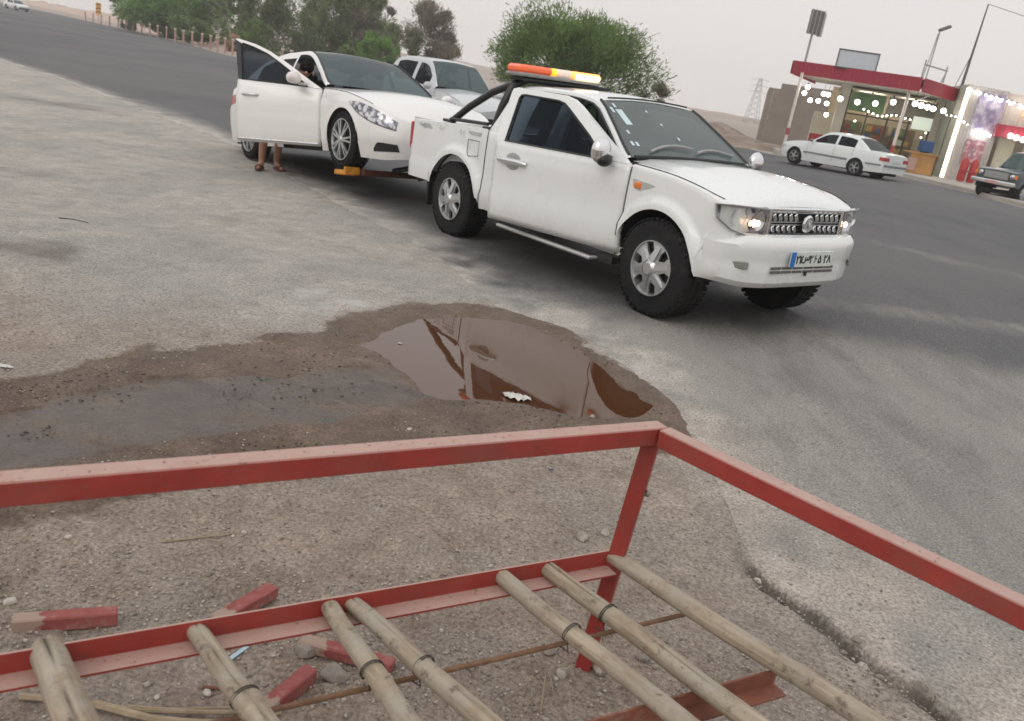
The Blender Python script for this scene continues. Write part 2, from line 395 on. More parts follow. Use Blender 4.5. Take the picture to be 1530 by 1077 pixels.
def soil_material(name, road=False):
    t = NT(name); p = t.pos()
    big = t.noise(.55, 5, .6); med = t.noise(5., 6, .7); fine = t.noise(70, 6, .75); grit = t.noise(260, 3, .6)
    wet = t.attr('wet').outputs['Fac']; tone = t.attr('tone').outputs['Fac']; sheen = t.attr('sheen').outputs['Fac']; dirt_shade = t.attr('stain').outputs['Fac']
    grey = t.mix(t.ramp(med, [(.3, 0.), (.72, 1.)]), (.33, .302, .268), (.555, .51, .455))
    grey = t.mix(t.ramp(big, [(.38, 0.), (.66, 1.)]), grey, (.345, .325, .298))
    grey = t.mix(1., grey, t.ramp(t.noise(2.6, 7, .75, mult=(1, .6, 1)), [(.36, .88), (.5, 1.), (.64, 1.11)]), 'MULTIPLY')
    brown = t.mix(t.ramp(med, [(.32, 0.), (.7, 1.)]), (.26, .20, .156), (.43, .345, .278))
    brown = t.mix(t.ramp(t.noise(1.7, 5, .6), [(.45, 0.), (.62, .7)]), brown, (.27, .235, .205))
    brown = t.mix(1., brown, t.ramp(t.noise(3.4, 7, .75), [(.36, .82), (.5, 1.), (.64, 1.14)]), 'MULTIPLY')
    c = t.mix(tone, grey, brown)
    if road:
        stre = t.noise(1.2, 6, .65, mult=(1, .28, 1))
        asph = t.mix(t.ramp(stre, [(.3, 0.), (.7, 1.)]), (.070, .073, .079), (.112, .112, .114))
        asph = t.mix(t.ramp(t.noise(.09, 5, .6), [(.42, 0.), (.6, 1.)]), asph, (.125, .120, .118))
        dusty = t.mix(t.ramp(stre, [(.3, 0.), (.7, 1.)]), (.185, .178, .162), (.30, .285, .258))
        dusty = t.mix(t.ramp(t.noise(1.1, 6, .7, mult=(1.6, .5, 1)), [(.48, 0.), (.66, .75)]), dusty, (.15, .142, .13))
        d = t.attr('dust').outputs['Fac']
        dn = t.math('ADD', d, t.math('MULTIPLY', t.math('SUBTRACT', t.noise(1.6, 7, .7, mult=(1, .6, 1)), .5), .9))
        c = t.mix(t.ramp(dn, [(.22, 0.), (.78, 1.)]), asph, dusty)
        c = t.mix(t.math('MULTIPLY', t.attr('tone').outputs['Fac'], 1., True), c, t.mix(t.attr('brn').outputs['Fac'], grey, brown))
    # speckle of grit and small stones in the colour
    sp = t.ramp(fine, [(.35, .50), (.5, 1.), (.65, 1.45)]); c = t.mix(1., c, sp, 'MULTIPLY')
    sp2 = t.ramp(grit, [(.3, .8), (.7, 1.2)]); c = t.mix(.7, c, sp2, 'MULTIPLY')
    vo = t.n('ShaderNodeTexVoronoi'); vo.inputs['Scale'].default_value = 46; t.l(p, vo.inputs['Vector'])
    pale = t.math('MULTIPLY', t.math('LESS_THAN', vo.outputs['Distance'], .16), t.math('GREATER_THAN', t.noise(23, 2, .5), .56))
    c = t.mix(t.math('MULTIPLY', pale, .7), c, (.60, .56, .50))
    vo2 = t.n('ShaderNodeTexVoronoi'); vo2.inputs['Scale'].default_value = 19; t.l(p, vo2.inputs['Vector'])
    c = t.mix(t.math('MULTIPLY', t.math('LESS_THAN', vo2.outputs['Distance'], .13), t.math('GREATER_THAN', t.noise(5, 2, .5), .50)), c, (.16, .13, .11))
    wetc = t.mix(1., c, t.mix(t.ramp(t.noise(2.4, 6, .7), [(.35, 0.), (.65, 1.)]), (.36, .30, .26), (.62, .53, .46)), 'MULTIPLY')
    wn = t.math('ADD', wet, t.math('MULTIPLY', t.math('SUBTRACT', t.noise(8, 8, .78), .5), 1.25))
    c = t.mix(t.ramp(wn, [(.32, 0.), (.58, 1.)]), c, wetc)
    sn = t.math('ADD', sheen, t.math('MULTIPLY', t.math('SUBTRACT', t.noise(3.2, 7, .72, mult=(.7, 1.6, 1)), .5), 2.2)); sn = t.math('MULTIPLY', sheen, t.ramp(sn, [(.55, 0.), (1., 1.)]))
    c = t.mix(t.math('MULTIPLY', sn, .6), c, (.125, .113, .108)); sheen = sn
    c = t.mix(dirt_shade, c, (.045, .040, .038) if road else (.10, .078, .060))
    wm = t.attr('salt').outputs['Fac']; c = t.mix(t.math('MULTIPLY', wm, t.ramp(t.noise(7, 5, .7), [(.4, 0.), (.6, .8)])), c, (.56, .55, .52))
    t.set(Base_Color=c)
    ro = t.math('SUBTRACT', .92, t.math('MULTIPLY', wet, .22)); ro = t.math('SUBTRACT', ro, t.math('MULTIPLY', sheen, .52)); t.set(Roughness=ro)
    h = t.math('ADD', t.math('MULTIPLY', fine, .7), t.math('MULTIPLY', med, .9)); h = t.math('ADD', h, t.math('MULTIPLY', grit, .25))
    t.bump(h, .8 if not road else .5, .026 if not road else .014)
    return t.m
def set_attr(o, **k):
    for nme, arr in k.items():
        a = o.data.attributes.new(nme, 'FLOAT', 'POINT'); a.data.foreach_set('value', np.asarray(arr, np.float32))
def blobs(x, y, L):
    r = np.zeros(x.shape)
    for (px, py, rx, ry, am) in L:
        c = atg(px, py); d = np.hypot((x - c[0]) / rx, (y - c[1]) / ry); r = np.maximum(r, am * sstep(1.25 - d + fbm(x, y, 5, 3, 90) * .8))
    return r
STAIN = [(25, 370, .55, .3, .55), (105, 158, 1.3, .5, .5), (50, 258, .5, .3, .25), (350, 330, .3, .2, .2), (1100, 640, .25, .3, .35)]
wet = sstep(.5 - (damp + .02 + np.where(near, fbm(X0, Y0, 2.5, 4, 78), 0) * .20) / .34); sheen = sstep(.5 - mud / .12); 
tone = 1 - sstep((Y0 - 3.7 - fbm(X0, Y0, .8, 3, 81) * 1.2) / 2.2); tone = np.maximum(tone, sstep((np.hypot(X0, Y0) - 45) / 40) * .8)
tone = tone * (1 - .55 * np.exp(-edge / .4) * (edge < 3))
tone = np.maximum(tone, wet * .85)
ground = np_mesh('ground', V, F, soil_material('soil'), ang=180); tag(ground, kind='structure')
gst = np.clip(gd * (1.1 + fbm(X0, Y0, 6, 4, 33) * 2.2), 0, .85)
set_attr(ground, wet=wet, sheen=sheen, tone=tone, stain=np.maximum(gst, blobs(X0, Y0, STAIN)), salt=blobs(X0, Y0, [(495, 445, .35, .3, .9), (480, 460, .3, .2, .6)]))

# road and hard standing: one strip between the two ragged edges
NVR = 90; tv = np.linspace(0, 1, NVR) ** 3.2
RX = EN[:, None, 0] * (1 - tv) + FN[:, None, 0] * tv; RY = EN[:, None, 1] * (1 - tv) + FN[:, None, 1] * tv
rx, ry = RX.ravel(), RY.ravel(); de = np.hypot(rx - np.repeat(EN[:, 0], NVR), ry - np.repeat(EN[:, 1], NVR))
rdt = np.exp(-np.maximum(0, np.hypot(rx, ry - 3) - 5) / 6)
rz = G(rx, ry) + .006 + (fbm(rx, ry, 1.3, 4, 10) * .018 * (.35 + .65 * sstep((3.9 - ry) / 1.5)) + fbm(rx, ry, 14, 3, 20) * .005) * rdt
pd = seg_dist(rx, ry, POND); rz = rz - .012 * np.exp(-(pd / .25) ** 2) * (ry < 6.6)
nr_ = sstep((3.5 - ry) / .5); rz = rz - (.003 + .027 * nr_) * np.exp(-de / (.012 + .15 * (1 - nr_))); rz = np.where(de < 1e-6, rz - .05, rz)
RV = np.stack([rx, ry, rz], 1); ii = (np.arange(NU - 1)[:, None] * NVR + np.arange(NVR - 1)[None, :]).ravel()
RF = np.stack([ii, ii + NVR, ii + NVR + 1, ii + 1], 1)
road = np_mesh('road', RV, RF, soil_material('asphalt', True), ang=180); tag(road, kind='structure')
Dy = np.interp(rx, [-30, -9, -6, -2.7, -1.2, -.2, .7, 2.6, 4.5, 8, 14], [40, 20.8, 17, 11.9, 9.1, 7.0, 6.9, 7.5, 7.0, 6.4, 5.0])
dsp = 1 - sstep((ry - Dy) / (1.3 + .02 * np.hypot(rx, ry)) + .5); dsp *= np.interp(np.hypot(rx, ry), [14, 30], [1, .0])
dust = np.maximum(np.exp(-de / (.22 + .012 * np.hypot(rx, ry))), dsp)
tracks = np.exp(-(((ry - (8.6 - .02 * rx)) / .35) ** 2)) * (rx > 2) * .5 + np.exp(-(((ry - (14 + .9 * (5 - rx))) / .7) ** 2)) * (rx > 4) * .35
dust = np.clip(np.maximum(dust, tracks), 0, 1)
rwet = sstep(.5 - (sdf(rx, ry, DAMP) + fbm(rx, ry, 3, 4, 77) * .25 + .12) / .4)
set_attr(road, brn=(1 - sstep((ry - 3.7 - fbm(rx, ry, .8, 3, 81) * 1.2) / 2.2)) * .45, dust=dust, wet=rwet, sheen=rwet * 0, tone=np.exp(-(de / np.where(ry < 5.2, .95, .8)) ** 2) * 1.15 * np.clip(.8 + fbm(rx, ry, 3, 4, 91) * 1.2, 0, 1.3), stain=blobs(rx, ry, [(1105, 640, .28, .3, .25), (820, 400, 1.3, 1.1, .6), (600, 300, .9, 1.0, .55), (490, 262, 1.0, 1.1, .6), (1060, 460, .8, .5, .45), (1330, 300, 2.5, 1.2, .18), (300, 150, 3., 1.6, .2)]) , salt=np.zeros(rx.shape))  # blobs mix damp stains with shade painted on the road under the vehicles

# pond water, its surface also fills the low spots of the mud
t = NT('murky_water'); t.set(Base_Color=(.085, .036, .017), Roughness=.012); t.b.inputs['IOR'].default_value = 1.52
t.bump(t.noise(5, 2, .5), .015, .02)
gwx, gwy = np.meshgrid(np.linspace(-3, 1.12, 42), np.linspace(2.6, 6.4, 39)); wv = np.stack([gwx.ravel(), gwy.ravel(), np.full(gwx.size, wl)], 1)
keep = np.minimum(sdf(wv[:, 0], wv[:, 1], POND), sdf(wv[:, 0], wv[:, 1], MUD)) < .14
ii = (np.arange(38)[:, None] * 42 + np.arange(41)[None, :]).ravel(); WF = np.stack([ii, ii + 1, ii + 43, ii + 42], 1); WF = WF[keep[WF].all(1)]
water = np_mesh('puddle', wv, WF, t.m, ang=180); tag(water, kind='structure')

def ground_z(x, y):
    i = min(max(np.searchsorted(gx, x) - 1, 0), nx - 2); j = min(max(np.searchsorted(gy, y) - 1, 0), ny - 2)
    return float(max(Z[j * nx + i], Z[(j + 1) * nx + i + 1]))

# ------------------------------------------------------------------ stones
PH = (1 + 5 ** .5) / 2
ICO_V = np.array([(-1, PH, 0), (1, PH, 0), (-1, -PH, 0), (1, -PH, 0), (0, -1, PH), (0, 1, PH), (0, -1, -PH), (0, 1, -PH), (PH, 0, -1), (PH, 0, 1), (-PH, 0, -1), (-PH, 0, 1)]) / 1.902
ICO_F = np.array([(0, 11, 5), (0, 5, 1), (0, 1, 7), (0, 7, 10), (0, 10, 11), (1, 5, 9), (5, 11, 4), (11, 10, 2), (10, 7, 6), (7, 1, 8), (3, 9, 4), (3, 4, 2), (3, 2, 6), (3, 6, 8), (3, 8, 9), (4, 9, 5), (2, 4, 11), (6, 2, 10), (8, 6, 7), (9, 8, 1)])
def stone_mat(name, a, b):
    t = NT(name); r = t.n('ShaderNodeNewGeometry').outputs['Random Per Island']
    c = t.mix(r, a, b); c = t.mix(1., c, t.ramp(t.noise(40, 5, .7), [(.3, .75), (.7, 1.2)]), 'MULTIPLY'); t.set(Base_Color=c, Roughness=.9)
    t.bump(t.noise(120, 4, .6), .4, .004); return t.m
pebm = stone_mat('pebble_stone', (.20, .165, .135), (.46, .41, .355)); mudm = stone_mat('wet_clod', (.055, .042, .033), (.11, .085, .068)); rockm = stone_mat('rock_stone', (.20, .175, .15), (.30, .265, .23))
def scatter(name, n, fn, size, mat, seed, flat=.6):
    r = np.random.RandomState(seed); Vs = []; Fs = []; k = 0
    while k < n:
        x, y = fn(r)
        if x is None: continue
        s = size(r, x, y); R = np.linalg.qr(r.randn(3, 3))[0]
        v = (ICO_V * (1 + r.randn(12, 1) * .16)) @ R * s * np.array([1, .6 + .4 * r.rand(), flat]); a = r.rand() * 6.28
        v = v @ np.array([[math.cos(a), -math.sin(a), 0], [math.sin(a), math.cos(a), 0], [0, 0, 1]])
        z = ground_z(x, y) if not in_road(x, y) else G(x, y) + .008
        Vs.append(v + [x, y, z + s * flat * .35]); Fs.append(ICO_F + 12 * k); k += 1
    o = np_mesh(name, np.concatenate(Vs), np.concatenate(Fs), mat); return tag(o, kind='stuff')
def gi(x, y): return int(np.clip(np.searchsorted(gy, y), 0, ny - 1)) * nx + int(np.clip(np.searchsorted(gx, x), 0, nx - 1))
def in_road(x, y): return bool(inr[gi(x, y)])
def vis(r):
    while True:
        px, py = r.rand() * 1560 - 15, 440 + 640 * r.rand() ** .8; P = at(px, py, -.03)
        if P[1] < 9: return P[0], P[1]
SD = {}
def pebbles(r):
    x, y = vis(r); i = gi(x, y); road_ = inr[i]
    dm = mud[i]; dp = pond[i]
    if dp < .02 or dm < 0: return None, None
    cluster = vnoise(np.array([x * 2.2]), np.array([y * 2.2]), 5)[0] + .5
    pr = (.10 if road_ else (.22 + .78 * (cluster > .52))) * (1 if y < 3.6 else .8)
    if (not road_) and y < 3.1 and edge[i] < .16: pr = 1.
    return (x, y) if r.rand() < pr else (None, None)
scatter('gravel', 9500, pebbles, lambda r, x, y: .0016 + .0062 * r.rand() ** 3.2 + (.006 * (r.rand() > .99)), pebm, 1)
def clods(r):
    x, y = vis(r); i = gi(x, y); dm = mud[i]; dp = pond[i]; dd = damp[i]
    if dd > 0 or dp < .0 or in_road(x, y): return None, None
    if dm < -.06 and r.rand() < .35: return None, None
    if vnoise(np.array([x * 3.1]), np.array([y * 4.1]), 6)[0] < -.02: return None, None
    return x, y
scatter('mud_clods', 2600, clods, lambda r, x, y: .0012 + .009 * r.rand() ** 5, mudm, 2, .4)

# ================================================================== VEHICLES
def frame(yaw, pit, rl=0, loc=(0, 0, 0), S=1.):
    ca, sa, cb, sb = math.cos(rl), math.sin(rl), math.cos(pit), math.sin(pit)
    A = Matrix(((1, 0, 0), (0, ca, -sa), (0, sa, ca))); B = Matrix(((cb, 0, sb), (0, 1, 0), (-sb, 0, cb)))
    C = Matrix(((math.cos(yaw), -math.sin(yaw), 0), (math.sin(yaw), math.cos(yaw), 0), (0, 0, 1)))
    R = (C @ B @ A * S).to_4x4(); R.translation = loc; R[3][3] = 1; return R
def ip(x, P):
    """smooth interpolation through control points"""
    xs = [p[0] for p in P]; ys = [p[1] for p in P]
    if x <= xs[0]: return ys[0]
    if x >= xs[-1]: return ys[-1]
    i = max(k for k in range(len(xs) - 1) if xs[k] <= x)
    def sl(k):
        if k <= 0: return (ys[1] - ys[0]) / (xs[1] - xs[0])
        if k >= len(xs) - 1: return (ys[-1] - ys[-2]) / (xs[-1] - xs[-2])
        a = (ys[k] - ys[k - 1]) / (xs[k] - xs[k - 1]); b = (ys[k + 1] - ys[k]) / (xs[k + 1] - xs[k])
        return 0 if a * b <= 0 else 2 * a * b / (a + b)
    h = xs[i + 1] - xs[i]; t = (x - xs[i]) / h
    return (2 * t**3 - 3 * t**2 + 1) * ys[i] + (t**3 - 2 * t**2 + t) * h * sl(i) + (-2 * t**3 + 3 * t**2) * ys[i + 1] + (t**3 - t**2) * h * sl(i + 1)

def make_wheel(root, x, y, z, R, W, rim, spokes, side, style='six', steer=0, wm=None):
    """side -1: outer face towards -y"""
    wh = bpy.data.objects.new('wheel', None); col.objects.link(wh); wh.parent = root; wh.empty_display_size = .1
    wh.location = (x, y, z); wh.rotation_euler = (0, 0, steer + (PI if side > 0 else 0))
    key = ('wheel', R, W, rim, spokes, style)
    if key not in MATS:
        ty = MB(); h = W / 2                                          # outer face at local y = -W
        ty.lathe([(rim * .97, -.012), (rim * 1.03, -.002), (rim * 1.12, .006), (R * .86, -.004), (R * .95, .006), (R * .985, .022), (R, .04), (R, W / 2 - .006), (R * .985, W / 2), (R, W / 2 + .006), (R, W - .04), (R * .985, W - .022), (R * .95, W - .006), (rim, W), (rim * .97, W - .01)], 56)
        nb = 46
        for k in range(nb):                                           # tread blocks
            for (yc, wd, off) in ((.028, .045, 0), (W * .36, .05, .5), (W * .64, .05, 0), (W - .028, .045, .5)):
                th = 2 * PI * (k + off) / nb; r0 = R + .001
                Mr = Matrix.Rotation(-th, 3, 'Y'); ty.box(tuple(Mr @ Vector((r0, yc, 0))), (.011, wd, 2 * PI * R / nb * .62), Mr)
        for k in range(40):                                           # raised ribs on the sidewall
            th = 2 * PI * k / 40; Mr = Matrix.Rotation(-th, 3, 'Y'); ty.box(tuple(Mr @ Vector((R * .93, -.001, 0))), (R * .07, .006, .012), Mr)
        tme = bpy.data.meshes.new('tyre'); tme.from_pydata(ty.v, [], ty.f); finish(tme, 40); tme.materials.append(rubber)
        rm = MB(); r = rim
        rm.lathe([(r * 1.0, -.004), (r * .985, -.012), (r * .95, -.012), (r * .92, .004), (r * .90, .03), (r * .88, W * .8)], 48)
        if style == 'six':                                            # stamped disc with six wide arms
            for k in range(spokes):
                th = 2 * PI * k / spokes + .26; Mr = Matrix.Rotation(-th, 3, 'Y')
                def q(a, y_, c): return tuple(Mr @ Vector((a, y_, c)))
                w0, w1 = r * .25, r * .23
                P = [q(r * .28, -.018, -w0), q(r * .28, -.018, w0), q(r * .62, .004, w1 * .8), q(r * .93, -.002, w1 * 1.55), q(r * .93, -.002, -w1 * 1.55), q(r * .62, .004, -w1 * .8)]
                rm.prism(P, tuple(Mr @ Vector((0, .02, 0))))
                rm.prism([q(r * .3, -.03, -w0 * .4), q(r * .3, -.03, w0 * .4), q(r * .85, -.006, w1 * .45), q(r * .85, -.006, -w1 * .45)], tuple(Mr @ Vector((0, .02, 0))))
            rm.lathe([(0, -.042), (r * .2, -.042), (r * .25, -.034), (r * .32, -.02), (r * .34, .0)], 24)
        else:                                                         # slender twin spokes
            for k in range(spokes):
                for dth in (-.13, .13):
                    th = 2 * PI * k / spokes + dth; Mr = Matrix.Rotation(-th, 3, 'Y')
                    def q(a, y_, c): return tuple(Mr @ Vector((a, y_, c)))
                    rm.prism([q(r * .12, -.02, -r * .06), q(r * .12, -.02, r * .06), q(r * .95, -.012, r * .035), q(r * .95, -.012, -r * .035)], tuple(Mr @ Vector((0, .022, 0))))
            rm.lathe([(0, -.03), (r * .13, -.03), (r * .17, -.02), (r * .2, .0)], 20)
        rme = bpy.data.meshes.new('rim'); rme.from_pydata(rm.v, [], rm.f); finish(rme, 30); rme.materials.append(silver)
        bk = MB(); bk.lathe([(0, .05), (r * .9, .05), (r * .97, .05)], 32); bk.lathe([(0, .035), (r * .55, .035), (r * .55, .05)], 24)
        bme = bpy.data.meshes.new('brake_disc'); bme.from_pydata(bk.v, [], bk.f); finish(bme, 30); bme.materials.append(dark)
        MATS[key] = (tme, rme, bme)
    for nme, me in zip(('tyre', 'rim', 'brake_disc'), MATS[key]): link(nme, me, None, wh)
    return wh

class Shell:
    """half profiles swept along x, mirrored; faces sorted into named parts"""
    def __init__(s, xs, sec):
        s.xs = xs; s.P = [sec(x) for x in xs]; s.n = len(s.P[0]); s.parts = {}
    def emit(s, cls):
        for sg in (-1, 1):
            for i in range(len(s.xs) - 1):
                for j in range(s.n - 1):
                    k = cls((s.xs[i] + s.xs[i + 1]) / 2, j, sg)
                    if k is None: continue
                    d = s.parts.setdefault(k, {'m': {}, 'v': [], 'f': []}); q = []
                    for (a, b) in ((i, j), (i + 1, j), (i + 1, j + 1), (i, j + 1)):
                        y, z = s.P[a][b][:2]; xx = s.P[a][b][2] if len(s.P[a][b]) > 2 else s.xs[a]; key = (a, b, sg if b < s.n - 1 else 0)
                        if key not in d['m']: d['m'][key] = len(d['v']); d['v'].append((xx, y * sg, z))
                        q.append(d['m'][key])
                    d['f'].append(tuple(q) if sg < 0 else tuple(q[::-1]))
    def build(s, root, mats, default, names=None, thick=0):
        R = {}
        for k, d in s.parts.items():
            nm = k.split('.')[0]; me = bpy.data.meshes.new(nm); me.from_pydata(d['v'], [], d['f']); finish(me, 38)
            o = link(nm, me, mats.get(k, mats.get(nm, default)), root); R[k] = o
            if thick and nm not in ('windshield', 'side_window', 'rear_window'):
                so_ = o.modifiers.new('s', 'SOLIDIFY'); so_.thickness = thick; so_.offset = -1
        return R
def stations(a, b, step, extra=()):
    n = int(abs(b - a) / step); xs = set(round(a + (b - a) * i / n, 4) for i in range(n + 1)); xs |= set(round(e, 4) for e in extra if min(a, b) <= e <= max(a, b)); return sorted(xs)
def arch(x, arches, base):
    zb = base
    for (xc, zc, Ra) in arches:
        if abs(x - xc) < Ra: zb = max(zb, zc + math.sqrt(max(0, Ra * Ra - (x - xc) ** 2)))
    return zb
def arch_stations(arches):
    r = []
    for (xc, zc, Ra) in arches: r += [xc + Ra * math.cos(PI * k / 28) for k in range(29)] + [xc + Ra + .001, xc - Ra - .001]
    return r
def liners(root, arches, hw, depth=.34):
    for (xc, zc, Ra) in arches:
        for sg in (-1, 1):
            m = MB(); n = 18; R1 = Ra + .012
            a = [(xc + R1 * math.cos(th), zc + R1 * math.sin(th)) for th in [(k / n) * PI for k in range(n + 1)]]
            base = len(m.v)
            for (x, z) in a: m.v += [(x, sg * (hw - .012), z), (x, sg * (hw - depth), z)]
            for k in range(n): m.f.append((2 * k, 2 * k + 2, 2 * k + 3, 2 * k + 1))
            c = len(m.v); m.v.append((xc, sg * (hw - depth), zc))
            for k in range(n): m.f.append((2 * k + 1, 2 * k + 3, c))
            m.build('wheel_well', dark, root)

def side_poly(root, name, pts, y0, lean, z0, mat, sg=-1, thick=.03, off=0.):
    """flat panel in the side plane that leans inwards above z0"""
    def Q(x, z): return (x, sg * (y0 - max(0, z - z0) * lean + off), z)
    m = MB(); m.prism([Q(x, z) for x, z in pts], (0, -sg * thick, 0)); return m.build(name, mat, root, 20)

def generic_car(root, P):
    """passenger car body from a table of control points; front axle at x = 0"""
    wb, R = P['wb'], P['R']; hw = P['hw']; paint = P['paint']; arches = [(0, P.get('az', R * .97), P['Ra']), (-wb, P.get('az', R * .97), P['Ra'])]
    xf, xr = P['hwx'][-1][0], P['hwx'][0][0]
    xw0, xw1, xr0, xr1 = P['cowl'], P['ws_top'], P['rw_top'], P['rw_base']
    roof, belt, tumb, ctr = P['roof'], P['belt'], P['tumble'], P['ctr']
    xs = stations(xr, xf, .06, arch_stations(arches) + [xw0, xw1, xr0, xr1] + [a for b in P['windows'] for a in b] + P.get('doors', []) + [xf - .005, xf - .015, xf - .035, xr + .005, xr + .015, xr + .035])
    def hwf(x):
        y = ip(x, P['hwx']); return y
    def low(x):
        zb = arch(x, arches, ip(x, P['bot'])); zs = max(ip(x, belt), zb + .02); y = hwf(x); pr = []
        for k in range(11):
            z = zb + (zs - zb) * k / 10; t = (z - .33) / (max(zs, .5) - .33)
            yy = y - P.get('tuck', .05) * max(0, .25 - t) * 2 - .035 * max(0, t - .55) ** 2 * 6
            for (cz, amp, wd) in P.get('crease', ()):
                yy += amp * math.exp(-((z - cz - .03 * (x + 1.5)) / wd) ** 2)
            for (xc, zc, Ra) in arches:
                d = math.hypot(x - xc, z - zc) - Ra
                if d > -.01: yy += P.get('flare', .012) * math.exp(-(d / .05) ** 2)
            pr.append((yy, z))
        y1, z1 = pr[-1]; zc_ = max(ip(x, ctr), z1 + .01); rr = P.get('sh', .10)
        for k in range(1, 5):
            th = k / 4 * PI / 2; pr.append((y1 - rr * (1 - math.cos(th)), z1 + min(.03, (zc_ - z1) * .6) * math.sin(th)))
        y2, z2 = pr[-1]
        for k in range(1, 7):
            t = k / 6; pr.append((y2 * (1 - t), z2 + (zc_ - z2) * math.sin(t * PI / 2)))
        return pr
    sh = Shell(xs, low)
    op = P.get('open')
    def cls(x, j, sg):
        if op and sg < 0 and op[0] < x < op[1] and j < 12: return None
        if j >= 12 and xr1 < x < xw0: return None
        if x > P['nose']: return 'front_bumper'
        if x < P['tail']: return 'rear_bumper'
        if j >= 12: return 'hood' if x > xw0 - .01 else 'trunk_lid'
        D = P.get('doors', [])
        for a, b in zip(D[:-1], D[1:]):
            if min(a, b) < x < max(a, b): return 'door.%d.%.1f' % (sg, a)
        return 'fender.%d' % sg if x > D[-1] else 'rear_fender.%d' % sg
    sh.emit(cls); Pm = sh.build(root, P.get('mats', {}), paint)
    # end caps
    for (x, nm) in ((xf, 'front_fascia'), (xr, 'rear_fascia')):
        pr = low(x); m = MB(); vs = [(x, -a, b) for a, b in pr] + [(x, a, b) for a, b in pr[::-1][1:]]; m.add(vs, [tuple(range(len(vs)))]); m.build(nm, paint, root)
    # greenhouse
    gs = stations(xr1, xw0, .07, [xw1, xr0] + [a for b in P['windows'] for a in b] + ([op[0], op[1]] if op else []) + [xw0 - .04, xr1 + .04])
    def rz(x): return ip(x, roof)
    NS = 8
    def gh(x):
        zt = rz(x); pr0 = low(x); y0 = pr0[10][0] - .012; z0 = pr0[10][1]; zt = max(zt, z0 + .012); edge_r = min(.05, (zt - z0) * .35)
        pr = []
        for t in (0, .07, .3, .55, .78, .9): pr.append((y0 - tumb * (zt - edge_r - z0) * t - .02 * t * t, z0 + (zt - edge_r - z0) * t))
        yl, zl = pr[-1]; yT = y0 - tumb * (zt - edge_r - z0) - .02
        pr.append((yT - .004, zt - edge_r)); pr.append((yT - .02, zt - edge_r * .35)); pr.append((yT - .055, zt))
        for k in range(1, 6): t = k / 5; pr.append(((yT - .055) * (1 - t), zt + P.get('crown', .035) * min(1, (zt - z0) / .3) * math.sin(t * PI / 2)))
        return pr
    g = Shell(gs, gh)
    def gc(x, j, sg):
        if op and sg < 0 and op[0] < x < op[1] and j < 6 and x < op[1] - .0: 
            return None
        if j >= 8:
            if x > xw1: return 'windshield'
            if x < xr0: return 'rear_window'
            return 'roof'
        if j <= 4:
            for (a, b) in P['windows']:
                if a < x < b and j >= 1: return 'side_window.%d.%.1f' % (sg, a)
        return 'pillar_frame.%d' % sg
    g.emit(gc); mm = dict(P.get('mats', {})); mm.update(windshield=P.get('ws', ws_glass), rear_window=P.get('rw', tint_glass), side_window=P.get('sw', tint_glass))
    g.build(root, mm, paint)
    liners(root, arches, hw)
    # floor and cabin filling
    m = MB(); m.box(((xf + xr) / 2, 0, .26), (xf - xr - .5, hw * 1.6, .14)); m.build('underbody', dark, root)
    if P.get('seats', True):
        for (sx_, sy_) in ((xw1 - .30, -.37), (xw1 - .30, .37), (xw1 - 1.15, 0)):
            m = MB(); wd = .5 if sy_ else 1.2; m.box((sx_, sy_, .55), (.5, wd, .18), bev=.05); m.box((sx_ - .25, sy_, .85), (.14, wd, .55), Matrix.Rotation(-.25, 3, 'Y'), bev=.05)
            m.box((sx_ - .33, sy_, 1.14), (.09, .26 if sy_ else .9, .16), bev=.04); m.build('seat', fabric, root)
        m = MB(); m.box((xw0 - .25, 0, ip(xw0, belt) - .12), (.5, hw * 1.55, .2), bev=.04); m.build('dashboard', dark, root)
    # seams
    D = P.get('doors', [])
    def gap(pts, r): m_ = MB(); m_.tube(pts, r, 4); m_.build('panel_gap', seamm, root)
    for x in D:
        for sg in (-1, 1):
            if op and sg < 0 and op[0] - .01 < x < op[1] + .01: continue
            pr = low(x); gap([(x, (a + .001) * sg, b) for a, b in pr[2:11]], .005)
    for sg in (-1, 1):
        pts = [(x, low(x)[11][0] * sg, low(x)[11][1] + .004) for x in stations(xw0, P['nose'], .12)]; gap(pts, .0035)
    W_ = P.get('W', .22)
    for (wx, st) in ((0, P.get('steer', 0)), (-wb, 0)):
        for sg in (-1, 1): make_wheel(root, wx, sg * (hw - .02), R, R, W_, P['rim'], P.get('spokes', 5), sg, P.get('wstyle', 'twin'), st)
    return sh, low, gh

hl_mat = NT('lamp_glass'); _v = hl_mat.noise(17, 3, .5, vec=hl_mat.obj())
hl_mat.set(Base_Color=hl_mat.ramp(_v, [(.38, (.07, .07, .09)), (.48, (.30, .30, .34)), (.56, (.66, .66, .70))]), Roughness=.12, Metallic=.3, Coat_Weight=1.); hl_mat = hl_mat.m
